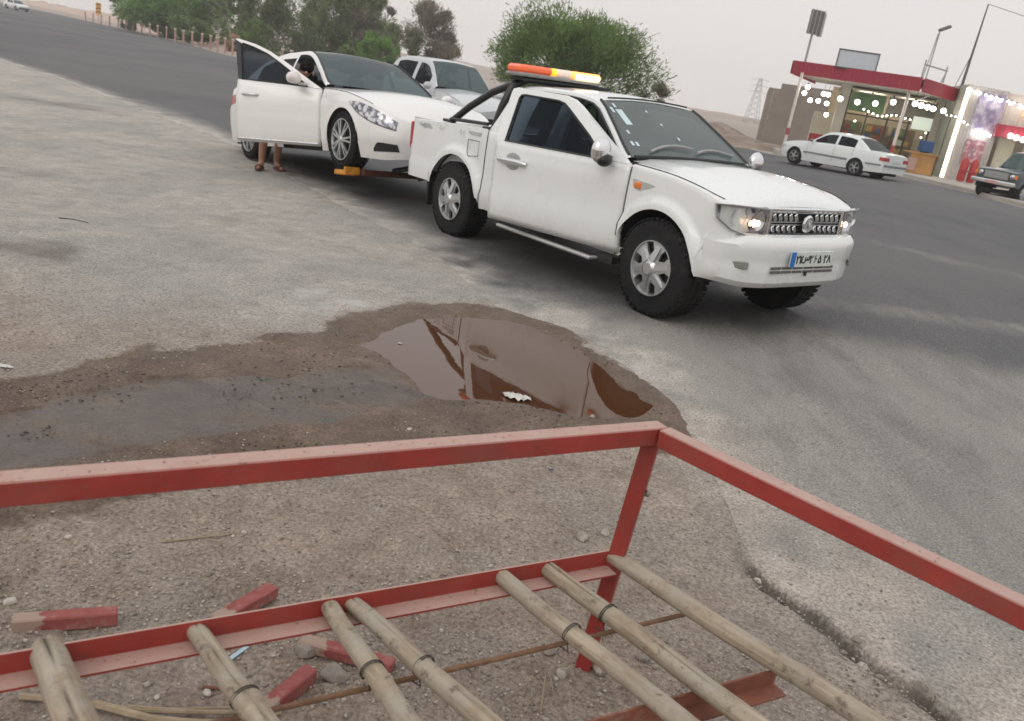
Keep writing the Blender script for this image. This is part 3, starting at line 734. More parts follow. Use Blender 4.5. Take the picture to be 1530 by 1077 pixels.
# ------------------------------------------------------------------ the pickup
TS = 1.1
TM = frame(-.909, -.024, .03, (1.617 * TS, 6.862 * TS, 0), TS)
truck = empty('pickup_truck', M=TM, label='white pickup tow truck with its right door ajar and a lit amber light bar', cat='pickup truck')
def build_pickup(root):
    ar = [(-.06, .37, .44), (-3.01, .37, .455)]
    HW = [(-4.07, .755), (-4.0, .785), (-3.0, .81), (-2.5, .80), (-.5, .80), (0, .812), (.30, .81), (.42, .785), (.50, .745), (.57, .68)]
    BELT = [(-4.07, 1.075), (-2.6, 1.12), (-2.4, 1.095), (-.5, 1.075), (-.1, 1.06), (.25, 1.015), (.45, .965), (.57, .93)]
    CTR = [(-.58, 1.145), (-.2, 1.15), (.2, 1.115), (.42, 1.06), (.53, 1.01), (.57, .965)]
    BOT = [(-4.07, .47), (-3.5, .48), (-2.52, .46), (-2.5, .37), (-.5, .37), (.36, .40), (.4, .68), (.57, .71)]
    xs = stations(-4.07, .57, .05, arch_stations(ar) + [-2.53, -2.5, -1.98, -.47, -.58, .565, .555, .54, -4.06, -4.04])
    def low(x):
        zb = arch(x, ar, ip(x, BOT)); zs = max(ip(x, BELT), zb + .02); y = ip(x, HW); pr = []
        for k in range(13):
            z = zb + (zs - zb) * k / 12; t = (z - .4) / .68
            yy = y - .05 * max(0, .12 - t) * 3 - .05 * max(0, t - .5) ** 2
            yy += .010 * (1 / (1 + math.exp(-(.66 - z) / .012)))        # body line
            if x > -.6: yy -= .02 * max(0, t - .55)
            for (xc, zc, Ra) in ar:
                d = math.hypot(x - xc, z - zc) - Ra
                if d > -.02: yy += .035 * sstep(1 - (d - .045) / .05) * (1 if z > .5 else .8)
            pr.append((yy, z))
        y1, z1 = pr[-1]; bed = x < -2.51
        rr = .045 if bed else .10; zc_ = z1 if bed else max(ip(x, CTR), z1 + .01)
        for k in range(1, 5):
            th = k / 4 * PI / 2; pr.append((y1 - rr * (1 - math.cos(th)), z1 + (.008 if bed else min(.03, (zc_ - z1) * .6)) * math.sin(th)))
        y2, z2 = pr[-1]
        for k in range(1, 8):
            t = k / 7; pr.append((y2 * (1 - t), z2 + (zc_ - z2) * (math.sin(t * PI / 2) + (.18 * math.exp(-((t - .32) / .09) ** 2) if not bed and x < .55 else 0))))
        return pr
    sh = Shell(xs, low)
    def cls(x, j, sg):
        if x < -2.5:
            if j >= 16: return None
            return 'bed_side.%d' % sg if x > -4.3 else None
        if x < -.47 and j < 16:
            if x < -1.98: return 'cab_corner.%d' % sg
            if sg < 0: return None
            return 'door.%d' % sg
        if x < -.58: return None
        if j >= 13: return 'hood'
        return 'fender.%d' % sg
    sh.emit(cls); parts = sh.build(root, {}, white)
    # nose closing panel behind lamps and grille
    pr = low(.57); m = MB(); m.add([(.57, -a, b) for a, b in pr] + [(.57, a, b) for a, b in pr[::-1][1:]], [tuple(range(2 * len(pr) - 1))]); m.build('front_fascia', white, root)
    # cab greenhouse
    ROOF = [(-2.50, 1.12), (-2.47, 1.30), (-2.40, 1.50), (-2.32, 1.555), (-2.0, 1.575), (-1.6, 1.572), (-1.3, 1.55), (-1.21, 1.53), (-1.0, 1.41), (-.58, 1.135)]
    gs = stations(-2.5, -.58, .06, [-1.98, -1.21, -2.32, -2.40, -2.47, -.62])
    def gh(x):
        zt = ip(x, ROOF); p0 = low(max(x, -2.49)); y0, z0 = p0[12][0] - .008, p0[12][1]; zt = max(zt, z0 + .012); er = min(.05, (zt - z0) * .35); pr = []
        for t in (0, .08, .3, .55, .8, .92): pr.append((y0 - .44 * (zt - er - z0) * t - .015 * math.sin(t * PI) * -1, z0 + (zt - er - z0) * t))
        yT = y0 - .44 * (zt - er - z0)
        pr.append((yT - .004, zt - er)); pr.append((yT - .018, zt - er * .35)); pr.append((yT - .05, zt))
        for k in range(1, 6): t = k / 5; pr.append(((yT - .05) * (1 - t), zt + .028 * min(1, (zt - z0) / .3) * math.sin(t * PI / 2)))
        return pr
    g = Shell(gs, gh)
    def gc(x, j, sg):
        if j >= 8:
            if x > -1.21: return 'windshield'
            if x < -2.40: return 'rear_window' if j >= 9 else 'cab_back.%d' % sg
            return 'roof'
        if -1.98 < x:
            if j <= 5 and sg < 0: return None
            if j <= 4 and sg > 0 and x < -.8: return 'side_window'
        return 'pillar.%d' % sg
    g.emit(gc); g.build(root, dict(windshield=ws_glass, side_window=tint_glass, rear_window=tint_glass), white)
    # black rubber along the windscreen pillars and the door opening
    for sg in (-1, 1):
        m = MB(); m.tube([(x, (gh(x)[8][0] + .004) * sg, gh(x)[8][1] + .004) for x in stations(-1.21, -.60, .1)], .012, 6)
        m.tube([(x, (gh(x)[6][0] + .010) * sg, gh(x)[6][1] + .004) for x in stations(-2.3, -.62, .1)], .010, 6); m.build('window_seal', black_pl, root)
    m = MB(); m.tube([(-1.215, y, 1.553 + .02 * (1 - (y / .5) ** 2)) for y in np.linspace(-.48, .48, 9)], .008, 6)
    m.tube([(-.585, y, 1.142 + .012 * (1 - (y / .65) ** 2)) for y in np.linspace(-.66, .66, 9)], .012, 6); m.build('windshield_seal', black_pl, root)
    # jambs, sills, floor, interior
    m = MB(); m.box((-1.22, -.735, .40), (1.52, .07, .07)); m.box((-1.985, -.735, .76), (.045, .07, .70)); m.build('door_sill', white, root)
    m = MB(); m.box((-1.3, 0, .42), (2.3, 1.42, .10)); m.box((-2.1, 0, .36), (3.4, .8, .12)); m.box((-.50, 0, .75), (.04, 1.45, .6)); m.box((.05, 0, .60), (.8, .9, .3)); m.box((-3.2, 0, .46), (1.6, 1.1, .16)); m.build('underbody', dark, root)  # low box under the bed added to deepen the shadow on the road
    m = MB(); m.prism([(-1.68, -.745, .42), (-1.58, -.745, .42), (-1.56, -.73, 1.07), (-1.60, -.555, 1.50), (-1.70, -.555, 1.50), (-1.68, -.73, 1.07)], (0, .06, 0)); m.build('door_pillar', white, root)
    for sy in (-.36, .36):
        m = MB(); m.box((-1.62, sy, .66), (.5, .5, .16), bev=.05); m.box((-1.9, sy, .95), (.14, .5, .55), Matrix.Rotation(-.2, 3, 'Y'), bev=.05); m.box((-1.97, sy, 1.27), (.09, .26, .16), bev=.04); m.build('seat', fabric, root)
    m = MB(); m.box((-.72, 0, .97), (.3, 1.3, .2), bev=.05); m.build('dashboard', dark, root)
    m = MB(); m.lathe([(.175, -.012), (.19, 0), (.175, .012)], 28, 'x', (0, 0, 0), True); m.box((0, 0, 0), (.02, .34, .03))
    o = m.build('steering_wheel', blackm, root); o.location = (-1.05, .36, 1.0); o.rotation_euler = (0, -.5, 0)
    # stickers and dust spots on the windscreen
    def ws(y, t): x = -.60 - .60 * t; z = ip(x, ROOF) + .026 * (1 - abs(y) / .6) + .006; return (x, y, z)
    stk = M('sticker_paper', (.55, .68, .70), .6, var=.1)
    for (y0, y1, t0, t1) in ((-.50, -.43, .52, .80), (-.55, -.52, .74, .84), (-.49, -.465, .84, .92), (-.555, -.53, .36, .42), (-.60, -.57, .16, .23), (-.55, -.52, .15, .22), (-.10, -.08, .52, .56), (-.02, .0, .26, .31), (-.16, -.14, .76, .80)):
        m = MB(); m.add([ws(y0, t0), ws(y1, t0), ws(y1, t1), ws(y0, t1)], [(0, 1, 2, 3)]); m.build('sticker', stk, root)
    # wipers
    for (ya, yb, ta, tb) in ((-.46, .05, .03, .09), (.08, .56, .03, .07)):
        m = MB(); pts = [ws(ya + (yb - ya) * k / 6, ta + .07 * math.sin(k / 6 * PI) + (tb - ta) * k / 6) for k in range(7)]; m.tube([(p[0], p[1], p[2] + .015) for p in pts], .012, 6); m.build('wiper', M('wiper_grey', (.33, .33, .33), .4), root)
    # bed: inner walls, floor, tailgate, rail groove
    m = MB(); m.box((-3.28, 0, .60), (1.5, 1.5, .04)); m.box((-3.28, .74, .85), (1.5, .03, .5)); m.box((-3.28, -.74, .85), (1.5, .03, .5)); m.box((-2.545, 0, .83), (.04, 1.5, .56)); m.build('bed_liner', M('bed_paint', (.5, .51, .5), .5), root)
    m = MB(); m.box((-4.05, 0, .80), (.05, 1.42, .56), bev=.015); tg = m.build('tailgate', white, root)
    m = MB(); m.box((-4.08, 0, .92), (.02, .24, .07), bev=.008); m.build('handle', black_pl, tg)
    for sg in (-1, 1):
        m = MB(); gv = [(x, z) for x in stations(-3.86, -2.62, .2) for z in (0,)]
        P_ = [(-3.88, 1.055), (-2.62, 1.082), (-2.62, 1.045), (-3.72, 1.01), (-3.84, 1.03)]
        m.prism([(x, (ip(x, HW) - .014) * sg, z) for x, z in P_], (0, .010 * sg, 0)); m.build('bed_groove', M('groove_grey', (.42, .43, .42), .6), root)
        for hx in (-3.75, -3.35, -2.95):
            m = MB(); m.tube([(hx - .03, (.805) * sg, 1.075), (hx - .03, .822 * sg, 1.05), (hx + .03, .822 * sg, 1.05), (hx + .03, .805 * sg, 1.075)], .006, 6); m.build('tie_hook', chrome, root)
        m = MB(); m.box((-4.065, sg * .725, .90), (.05, .09, .27), bev=.015); m.box((-4.02, sg * .775, .93), (.05, .03, .24), bev=.01); m.build('tail_light', redlens, root)
    m = MB(); m.box((-4.16, 0, .50), (.10, 1.3, .09), bev=.02); m.build('rear_bumper', blackm, root)
    # fuel flap outline
    m = MB(); fy = -.822; q = [(-2.80, 1.0), (-2.60, 1.0), (-2.60, .86), (-2.78, .84), (-2.80, .88), (-2.80, 1.0)]
    m.tube([(x, fy + .012 * (z - .9), z) for x, z in q], .0035, 4); m.build('fuel_flap', seamm, root)
    # panel gaps
    def gap(pts, r): m_ = MB(); m_.tube(pts, r, 4); m_.build('panel_gap', seamm, root)
    for x in (-2.505,):
        for sg in (-1, 1): gap([(x, (a + .002) * sg, b) for a, b in low(x)[0:14]] + [(x, (a + .003) * sg, b) for a, b in gh(-2.49)[1:7]], .0055)
    for x in (-2.22,):
        gap([(x - .05 * max(0, .7 - b), -(a + .002), b) for a, b in low(x)[1:13]], .004)
    gap([(-.468, -(a + .002), b) for a, b in low(-.468)[0:13]], .005); gap([(-.468, (a + .002), b) for a, b in low(-.468)[0:13]], .005)
    for sg in (-1, 1):
        gap([(x, low(x)[14][0] * sg, low(x)[14][1] + .003) for x in stations(-.56, .46, .09)], .0035)
    liners(root, ar, .80, .36)
    # ---- front: grille, lamps, bumper
    fx = .625
    m = MB()
    for (y0, y1, z0, z1) in ((-.44, .44, .935, .965), (-.44, .44, .735, .765)): m.box((fx, (y0 + y1) / 2, (z0 + z1) / 2), (.05, y1 - y0, z1 - z0), bev=.008)
    for y in (-.425, .425): m.box((fx, y, .85), (.05, .03, .20), bev=.008)
    gr = m.build('grille', chrome, root)
    m = MB(); m.box((fx - .02, 0, .85), (.02, .84, .19)); m.build('grille_backing', dark, gr)
    slat = []
    for zc in (.895, .808):
        for k in range(13):
            y = -.37 + k * .0617
            if abs(y) < .09: continue
            m = MB(); m.box((fx + .005, y, zc), (.028, .036, .058), Matrix.Rotation(.5, 3, 'X'), bev=.006); m.build('grille_slat', chrome, gr)
    for (zc) in (.93, .862, .842, .774):
        m = MB(); m.box((fx, 0, zc), (.018, .82, .008)); m.build('grille_bar', silver, gr)
    m = MB(); m.lathe([(.052, -.012), (.066, 0), (.052, .012)], 28, 'x', (fx + .035, 0, .852), True); m.build('emblem_ring', chrome, gr)
    m = MB(); m.tube([(fx + .035, -.036, .815), (fx + .04, -.022, .875), (fx + .045, 0, .83), (fx + .04, .022, .875), (fx + .035, .036, .815)], .009, 6); m.box((fx + .03, 0, .852), (.012, .10, .10), bev=.005); m.build('emblem', silver, gr)
    for sg in (-1, 1):
        P_ = [(.632, .455, .95), (.632, .455, .775), (.615, .60, .755), (.55, .72, .79), (.475, .805, .865), (.46, .812, .955), (.55, .745, .962), (.612, .62, .96)]
        b = MB(); front = [(x, y * sg, z) for x, y, z in P_]; 
        back = [(x - .028, (y - .018) * sg, z) for x, y, z in P_]; n = len(P_)
        b.add(front + back, [tuple(range(n, 2 * n))] + [(k, (k + 1) % n, n + (k + 1) % n, n + k) for k in range(n)]); hl = b.build('headlight', hl_mat, root, 20)
        m = MB(); m.lathe([(.070, .0), (.052, -.012), (.022, -.018), (0, -.018)], 24, 'x', (.626, .53 * sg, .865)); m.build('lamp_bowl', chrome, hl)
        m = MB(); m.lathe([(.058, .0), (.045, -.012), (.018, -.018), (0, -.018)], 24, 'x', (.560, .69 * sg, .878)); m.build('lamp_bowl', chrome, hl)
        m = MB(); m.ball((.622, .525 * sg, .848), (.016, .018, .022)); m.build('bulb', M('parking_bulb', (1, .6, .3), .5, var=0, emit=(1, .66, .42), es=6), hl)
        m = MB(); m.ball((.608, .590 * sg, .846), (.010, .012, .020)); m.build('bulb', MATS['parking_bulb'], hl)
        m = MB(); m.add([(x + .012, (y + .006) * sg, z) for x, y, z in P_] + [(.62, .61 * sg, .865)], [(k, (k + 1) % n, n) for k in range(n)]); m.build('lens_cover', lens, hl, 60)
        m = MB(); m.tube([(x + .012, (y + .004) * sg, z) for x, y, z in P_ + P_[:1]], .006, 5); m.build('lamp_rim', M('lamp_rim_grey', (.2, .2, .2), .4), hl)
        # side repeater
        m = MB(); yq = (low(-.33)[12][0] + .004)
        Q_ = [(-.42, .99), (-.40, .925), (-.33, .905), (-.16, .965), (-.20, .975)]
        m.prism([(x, yq * sg + .0 , z) for x, z in Q_], (0, .012 * sg, 0)); sr = m.build('side_repeater', M('repeater_grey', (.45, .45, .43), .4), root)
        m = MB(); m.box((-.355, (yq + .012) * sg, .948), (.08, .02, .05), bev=.01); m.build('amber_lens', amber, sr)
    # bumper swept round the nose
    path = [(.34, .835), (.43, .822), (.545, .765), (.635, .65), (.695, .49), (.715, .42), (.725, .30), (.73, .0)]
    prof = [(.385, -.05), (.40, -.03), (.43, -.005), (.50, .0), (.54, .004), (.575, .0), (.60, .008), (.66, .018), (.70, .022), (.735, .01), (.762, -.015), (.775, -.06)]
    pp = [(x, -y) for x, y in path] + [(x, y) for x, y in path[::-1][1:]]
    fine_ = []; cum = np.concatenate([[0], np.cumsum([math.hypot(pp[i + 1][0] - pp[i][0], pp[i + 1][1] - pp[i][1]) for i in range(len(pp) - 1)])])
    fp = smooth(np.array(pp), np.interp(np.linspace(0, cum[-1], 60), cum, np.arange(len(pp))) * .9999)
    m = MB(); n = len(prof)
    for i, p in enumerate(fp):
        tg_ = fp[min(i + 1, 59)] - fp[max(i - 1, 0)]; nrm = np.array([tg_[1], -tg_[0]]); nrm /= np.linalg.norm(nrm)
        if nrm[0] < 0 and abs(p[1]) < .6: nrm = -nrm
        if abs(p[1]) > .6 and nrm[1] * p[1] < 0: nrm = -nrm
        tt_ = min(i, 59 - i) / 59.; kb = 1 - float(sstep(tt_ / .13))
        for z, o_ in prof:
            up = -.02 * (abs(p[1]) > .78) if z > .6 else 0
            zz = z + (.03 * sstep((abs(p[1]) - .55) / .3) * (z < .45)) - (.075 * sstep((abs(p[1]) - .62) / .2)) * (z > .7)
            ef = 1 - sstep((abs(p[1]) - .74) / .10) if o_ > 0 else 1; xa_ = -.06 + math.sqrt(max(.09, .452 ** 2 - (zz - .37) ** 2)); px_ = p[0] * (1 - kb) + xa_ * kb; ef = ef * (1 - kb) if kb > 0 else ef; lw_p = low(min(max(px_, .2), .42)); ys_ = float(np.interp(zz, [q_[1] for q_ in lw_p[:13]], [q_[0] for q_ in lw_p[:13]])) + .009; p = np.array([p[0], p[1] * (1 - kb) + math.copysign(ys_, p[1]) * kb]); m.v.append((px_ + nrm[0] * o_ * ef, p[1] + nrm[1] * o_ * ef, zz))
    for i in range(59):
        for j in range(n - 1): m.f.append((i * n + j, (i + 1) * n + j, (i + 1) * n + j + 1, i * n + j + 1))
    bp = m.build('front_bumper', white, root, 30)
    for sg in (-1, 1):
        m = MB(); m.box((.632, .655 * sg, .555), (.018, .135, .052), Matrix.Rotation(.80 * sg, 3, 'Z'), bev=.006); m.build('fog_lamp', M('fog_grey', (.22, .22, .20), .4), bp)
    slots = MB()
    for z in (.545, .515):
        for k in range(6): slots.box((.732, -.36 + k * .125, z), (.008, .11, .018))
    slots.build('air_slot', M('slot_grey', (.12, .115, .11), .7), bp)
    # number plate, characters as on the photograph
    m = MB(); m.box((.762, -.01, .615), (.012, .50, .115), bev=.004); pl = m.build('number_plate', M('plate_white', (.62, .66, .62), .4), bp)
    m = MB(); m.box((.7695, -.235, .615), (.004, .05, .112)); m.build('plate_band', M('plate_blue', (.02, .16, .5), .4), pl)
    plate_text(pl, .770, -.01, .615, ('۲', '۲', 'س', '۲', '۶', '۵', '۲', '۸'), (-.170, -.130, -.078, -.010, .040, .092, .160, .205), .085)
    m = MB(); m.box((.745, -.02, .50), (.01, .02, .03)); m.build('tow_eye', black_pl, bp)
    # step board
    m = MB(); m.box((-1.30, -.90, .315), (1.36, .11, .03), bev=.01); st = m.build('running_board', M('board_silver', (.50, .50, .49), .35, .6, var=.1), root)
    m = MB()
    for k in range(34): m.box((-1.95 + k * .039, -.885, .333), (.02, .05, .008))
    m.build('step_tread', black_pl, st)
    m = MB(); m.box((-1.30, .90, .315), (1.36, .11, .03), bev=.01); m.build('running_board', MATS['board_silver'], root)
    for bx_ in (-.55, -2.15):
        m = MB(); m.box((bx_, -.80, .33), (.21, .12, .06)); m.build('board_bracket', black_pl, root)
    # mudflap, exhaust and chassis bits
    for sg in (-1, 1):
        m = MB(); m.box((-3.50, .70 * sg, .40), (.03, .26, .34), bev=.006); m.build('mud_flap', rubber, root)
    m = MB(); m.tube([(-3.6, -.6, .46), (-3.9, -.62, .46), (-4.0, -.66, .42)], .025, 8); m.build('exhaust', blackm, root)
    # wheel-lift boom and yellow cradle of the tow gear
    m = MB(); m.box((-4.35, 0, .40), (.7, .14, .16)); m.box((-4.35, 0, .58), (.16, .5, .3)); m.build('tow_boom', blackm, root)
    # roll bar
    m = MB()
    hoop = [(-2.60, -.66, 1.12), (-2.56, -.62, 1.35), (-2.50, -.56, 1.56), (-2.48, -.42, 1.63), (-2.48, .42, 1.63), (-2.50, .56, 1.56), (-2.56, .62, 1.35), (-2.60, .66, 1.12)]
    m.tube(hoop, .045, 10)
    for sg in (-1, 1):
        m.tube([(-3.30, .72 * sg, 1.13), (-3.05, .68 * sg, 1.30), (-2.75, .62 * sg, 1.47), (-2.52, .56 * sg, 1.56)], .036, 10); m.box((-3.33, .74 * sg, 1.13), (.16, .07, .03), bev=.008); m.box((-2.62, .72 * sg, 1.13), (.12, .07, .03), bev=.008)
        m.tube([(-3.3, .74 * sg, 1.15), (-2.6, .74 * sg, 1.17)], .018, 8)
    rb = m.build('roll_bar', blackm, root, 60)
    m = MB(); m.box((-2.42, -.05, 1.625), (.22, 1.1, .035), bev=.01); m.build('bar_mount', black_pl, root)
    # amber light bar
    lb = MB(); lb.box((-2.40, -.16, 1.665), (.26, 1.0, .035), bev=.012); lbo = lb.build('light_bar', M('bar_base', (.28, .27, .26), .4), root)
    for (y0, y1, mt, nm) in ((-.66, -.27, M('amber_dome', (.78, .13, .04), .18, coat=.6, emit=(.9, .12, .02), es=.2), 'amber_dome'), (-.265, -.21, M('yellow_lamp', (1, .5, .05), .3, var=0, emit=(1, .42, .02), es=1.3), 'lamp_section'),
                             (-.205, -.03, M('clear_dome', (.80, .66, .55), .3, var=.05, emit=(1, .8, .65), es=.22), 'clear_dome'), (-.025, .34, M('lit_dome', (1, .5, .2), .3, var=0, emit=(1, .27, .05), es=1.6), 'lit_dome')):
        m = MB(); m.box((-2.40, (y0 + y1) / 2, 1.715), (.24, y1 - y0, .075), bev=.025); m.build(nm, mt, lbo, 60)
    m = MB(); m.box((-2.275, .155, 1.708), (.012, .30, .04), bev=.005); m.build('strobe_strip', M('strobe_core', (1, .9, .7), .3, var=0, emit=(1, .8, .5), es=7), lbo)
    # aerial
    m = MB(); m.ball((-1.45, .16, 1.61), (.03, .014, .016)); m.tube([(-1.45, .16, 1.61), (-1.62, .16, 1.70)], .004, 5); m.build('aerial', black_pl, root)
    # mirrors
    def mirror(parent, x, y, z, sg):
        a = MB(); a.ball((x, y + .05 * sg, z), (.055, .085, .10), 20, 14); mo = a.build('mirror', chrome, parent, 180)
        b = MB(); b.ball((x + .01, y + .045 * sg, z - .065), (.05, .07, .045), 16, 10); b.box((x, y - .03 * sg, z - .07), (.05, .12, .04)); b.build('mirror_foot', black_pl, mo if parent is root else parent)
    mirror(root, -.66, .86, 1.15, 1)
    # near door, hinged at its front edge and ajar
    hx, hy = -.472, -.80
    dm = bpy.data.meshes.new('door'); dxs = stations(-1.98, -.475, .05)
    pf = []; vs = []; fs = []
    for x in dxs:
        p0 = low(-1.3 if x < -.6 else x); q = [(p0[k][0], .385 + (1.085 - .385) * k / 12) for k in range(13)]
        for a, b in q:
            yy = .80 - .05 * max(0, .12 - (b - .4) / .68) * 3 - .05 * max(0, (b - .4) / .68 - .5) ** 2 + .010 / (1 + math.exp(-(.66 - b) / .012)) + .008 * math.exp(-((b - .93) / .05) ** 2)
            vs.append((x - hx - .05 * 0, -yy - hy, b))
    n = 13
    for i in range(len(dxs) - 1):
        for j in range(n - 1): fs.append((i * n + j, (i + 1) * n + j, (i + 1) * n + j + 1, i * n + j + 1))
    dm.from_pydata(vs, [], fs); finish(dm, 35); door = link('door', dm, white, root); so_ = door.modifiers.new('s', 'SOLIDIFY'); so_.thickness = .055; so_.offset = 1
    so_.offset = -1
    door.location = (hx, hy, 0); door.rotation_euler = (0, 0, math.radians(10.5))
    def D(x, z, o_=0.): return (x - hx, -(.786 - .44 * max(0, z - 1.085)) - hy - o_, z)
    def strip(name, a, b, mat, parent, t=.04, o_=0.):
        m = MB(); m.prism([D(*q, o_) for q in a + b[::-1]], (0, t, 0)); return m.build(name, mat, parent, 20)
    o1 = [(-.49, 1.083), (-.80, 1.245), (-1.20, 1.46), (-1.30, 1.505), (-1.42, 1.53), (-1.98, 1.545), (-2.03, 1.53), (-2.035, 1.50), (-1.985, 1.083)]
    i1 = [(-.76, 1.088), (-.99, 1.245), (-1.30, 1.42), (-1.38, 1.462), (-1.46, 1.478), (-1.86, 1.488), (-1.905, 1.482), (-1.915, 1.46), (-1.875, 1.088)]
    m = MB(); K = len(o1); vs = [D(*q) for q in o1] + [D(*q) for q in i1] + [(a, b + .045, c) for a, b, c in [D(*q) for q in o1] + [D(*q) for q in i1]]
    fs = []
    for k in range(K - 1):
        fs += [(k, k + 1, K + k + 1, K + k), (2 * K + k, 3 * K + k, 3 * K + k + 1, 2 * K + k + 1), (k, 2 * K + k, 2 * K + k + 1, k + 1), (K + k, K + k + 1, 3 * K + k + 1, 3 * K + k)]
    m.add(vs, fs); m.build('window_frame', white, door, 25)
    m = MB(); m.prism([D(*q, -.018) for q in i1], (0, .006, 0)); m.build('window_glass', tint_glass, door, 20)
    m = MB(); m.tube([D(*q, -.004) for q in i1 + i1[:1]], .011, 5); m.build('window_seal', black_pl, door)
    m = MB(); m.prism([D(*q, .004) for q in [(-.70, 1.09), (-.80, 1.24), (-.62, 1.15), (-.50, 1.09)]], (0, .01, 0)); m.build('mirror_base', white, door)
    m = MB(); m.box((-1.74 - hx, -.815 - hy, .925), (.27, .035, .055), bev=.018); m.tube([(-1.90 - hx, -.812 - hy, .925), (-1.84 - hx, -.838 - hy, .93), (-1.64 - hx, -.838 - hy, .93), (-1.56 - hx, -.812 - hy, .92)], .022, 8); m.build('door_handle', chrome, door, 60)
    m = MB(); m.ball((-1.735 - hx, -.798 - hy, .925), (.10, .012, .075), 20, 10); m.build('handle_cup', M('cup_grey', (.30, .31, .31), .4), door, 180)
    a = MB(); a.ball((-.70 - hx, -.90 - hy, 1.16), (.07, .095, .105), 24, 16); a.build('mirror', chrome, door, 180)
    b = MB(); b.ball((-.665 - hx, -.89 - hy, 1.095), (.06, .07, .055), 16, 10); b.box((-.70 - hx, -.80 - hy, 1.10), (.06, .14, .05), bev=.01); b.build('mirror_foot', black_pl, door)
    # far door trim
    m = MB(); m.box((-1.75, .812, .925), (.22, .03, .04), bev=.014); m.build('door_handle', chrome, root)
    # wheels
    for wx, stv in ((-.03, .0), (-3.01, 0)):
        for sg in (-1, 1): make_wheel(root, wx, .835 * sg, .372, .375, .25, .215, 6, sg, 'six', stv)
def plate_text(parent, x, y0, z, chars, ys, size):
    bl = M('plate_black', (.015, .015, .015), .5, var=0)
    for c, y in zip(chars, ys):
        cu = bpy.data.curves.new('plate_character', 'FONT'); cu.body = c; cu.size = size; cu.align_x = 'CENTER'; cu.align_y = 'CENTER'; cu.extrude = .0015; cu.offset = .0012; cu.resolution_u = 3
        o = bpy.data.objects.new('tmp', cu); col.objects.link(o); dg = bpy.context.evaluated_depsgraph_get(); dg.update()
        me = bpy.data.meshes.new_from_object(o.evaluated_get(dg)); col.objects.unlink(o); bpy.data.objects.remove(o)
        zs = [v.co.y for v in me.vertices]; mid = (min(zs) + max(zs)) / 2 if zs else 0; me.materials.clear()
        q = link('plate_character', me, bl, parent); q.location = (x, y0 + y, z - mid); q.rotation_euler = (PI / 2, 0, PI / 2)
build_pickup(truck)

def surf_y(low, x, z, kmax=13):
    p = low(x)[:kmax]; zs = [b for a, b in p]; return float(np.interp(z, zs, [a for a, b in p]))
def patch(root, name, low, x0, x1, zl, zu, mat, sg, off=.006, n=10, m_=4):
    """panel lying on the side surface between two height curves"""
    m = MB()
    for i in range(n + 1):
        x = x0 + (x1 - x0) * i / n; a, b = ip(x, zl), ip(x, zu)
        for j in range(m_ + 1): z = a + (b - a) * j / m_; m.v.append((x, sg * (surf_y(low, x, z) + off), z))
    for i in range(n):
        for j in range(m_): k = i * (m_ + 1) + j; m.f.append((k, k + m_ + 1, k + m_ + 2, k + 1))
    return m.build(name, mat, root, 60)

# ------------------------------------------------------------------ towed sedan
SM = frame(-.856, -.1234, 0, (-1.96, 12.22, .187), 1.13)
sedan = empty('towed_sedan', M=SM, label='white sedan on the tow lift behind the pickup, right front door wide open', cat='car')
roof_dark = M('dark_roof', (.09, .085, .085), .2, coat=.5, var=.1)
sws = tinted('sedan_windshield', (.40, .48, .48), body=.45, base=(.13, .18, .19), rough=.04)
SP = dict(wb=2.845, R=.335, hw=.92, paint=white2, Ra=.372, az=.33, rim=.245, spokes=7, W=.23, wstyle='twin',
    hwx=[(-3.95, .66), (-3.88, .78), (-3.6, .86), (-2.8, .915), (-.5, .915), (.2, .91), (.55, .86), (.75, .77), (.88, .64), (.95, .46)],
    belt=[(-3.95, .93), (-3.5, 1.0), (-2.8, 1.01), (-1.5, .97), (-.6, .925), (0, .87), (.35, .80), (.6, .72), (.8, .62), (.95, .54)],
    ctr=[(-3.95, 1.0), (-3.5, 1.09), (-3.3, 1.10), (-.62, .99), (-.2, .975), (.3, .92), (.6, .85), (.8, .75), (.95, .62)],
    bot=[(-3.95, .30), (-3.4, .22), (-2.4, .19), (-.45, .19), (.36, .15), (.7, .14), (.95, .17)],
    cowl=-.62, ws_top=-1.42, rw_top=-2.7, rw_base=-3.42, roof=[(-3.42, 1.085), (-3.1, 1.22), (-2.7, 1.37), (-2.1, 1.455), (-1.6, 1.455), (-1.42, 1.435), (-1.0, 1.235), (-.62, .995)],
    tumble=.42, windows=[(-2.75, -1.75), (-1.66, -.85)], doors=[-2.75, -1.70, -.55], nose=.56, tail=-3.45, open=(-1.70, -.55), crease=((.72, .012, .05), (.30, .012, .05)), flare=.010,
    mats={'roof': roof_dark, 'front_fascia': white2}, ws=sws, sw=tint_glass, rw=tint_glass, sh=.09)
_, slow, sgh = generic_car(sedan, SP)
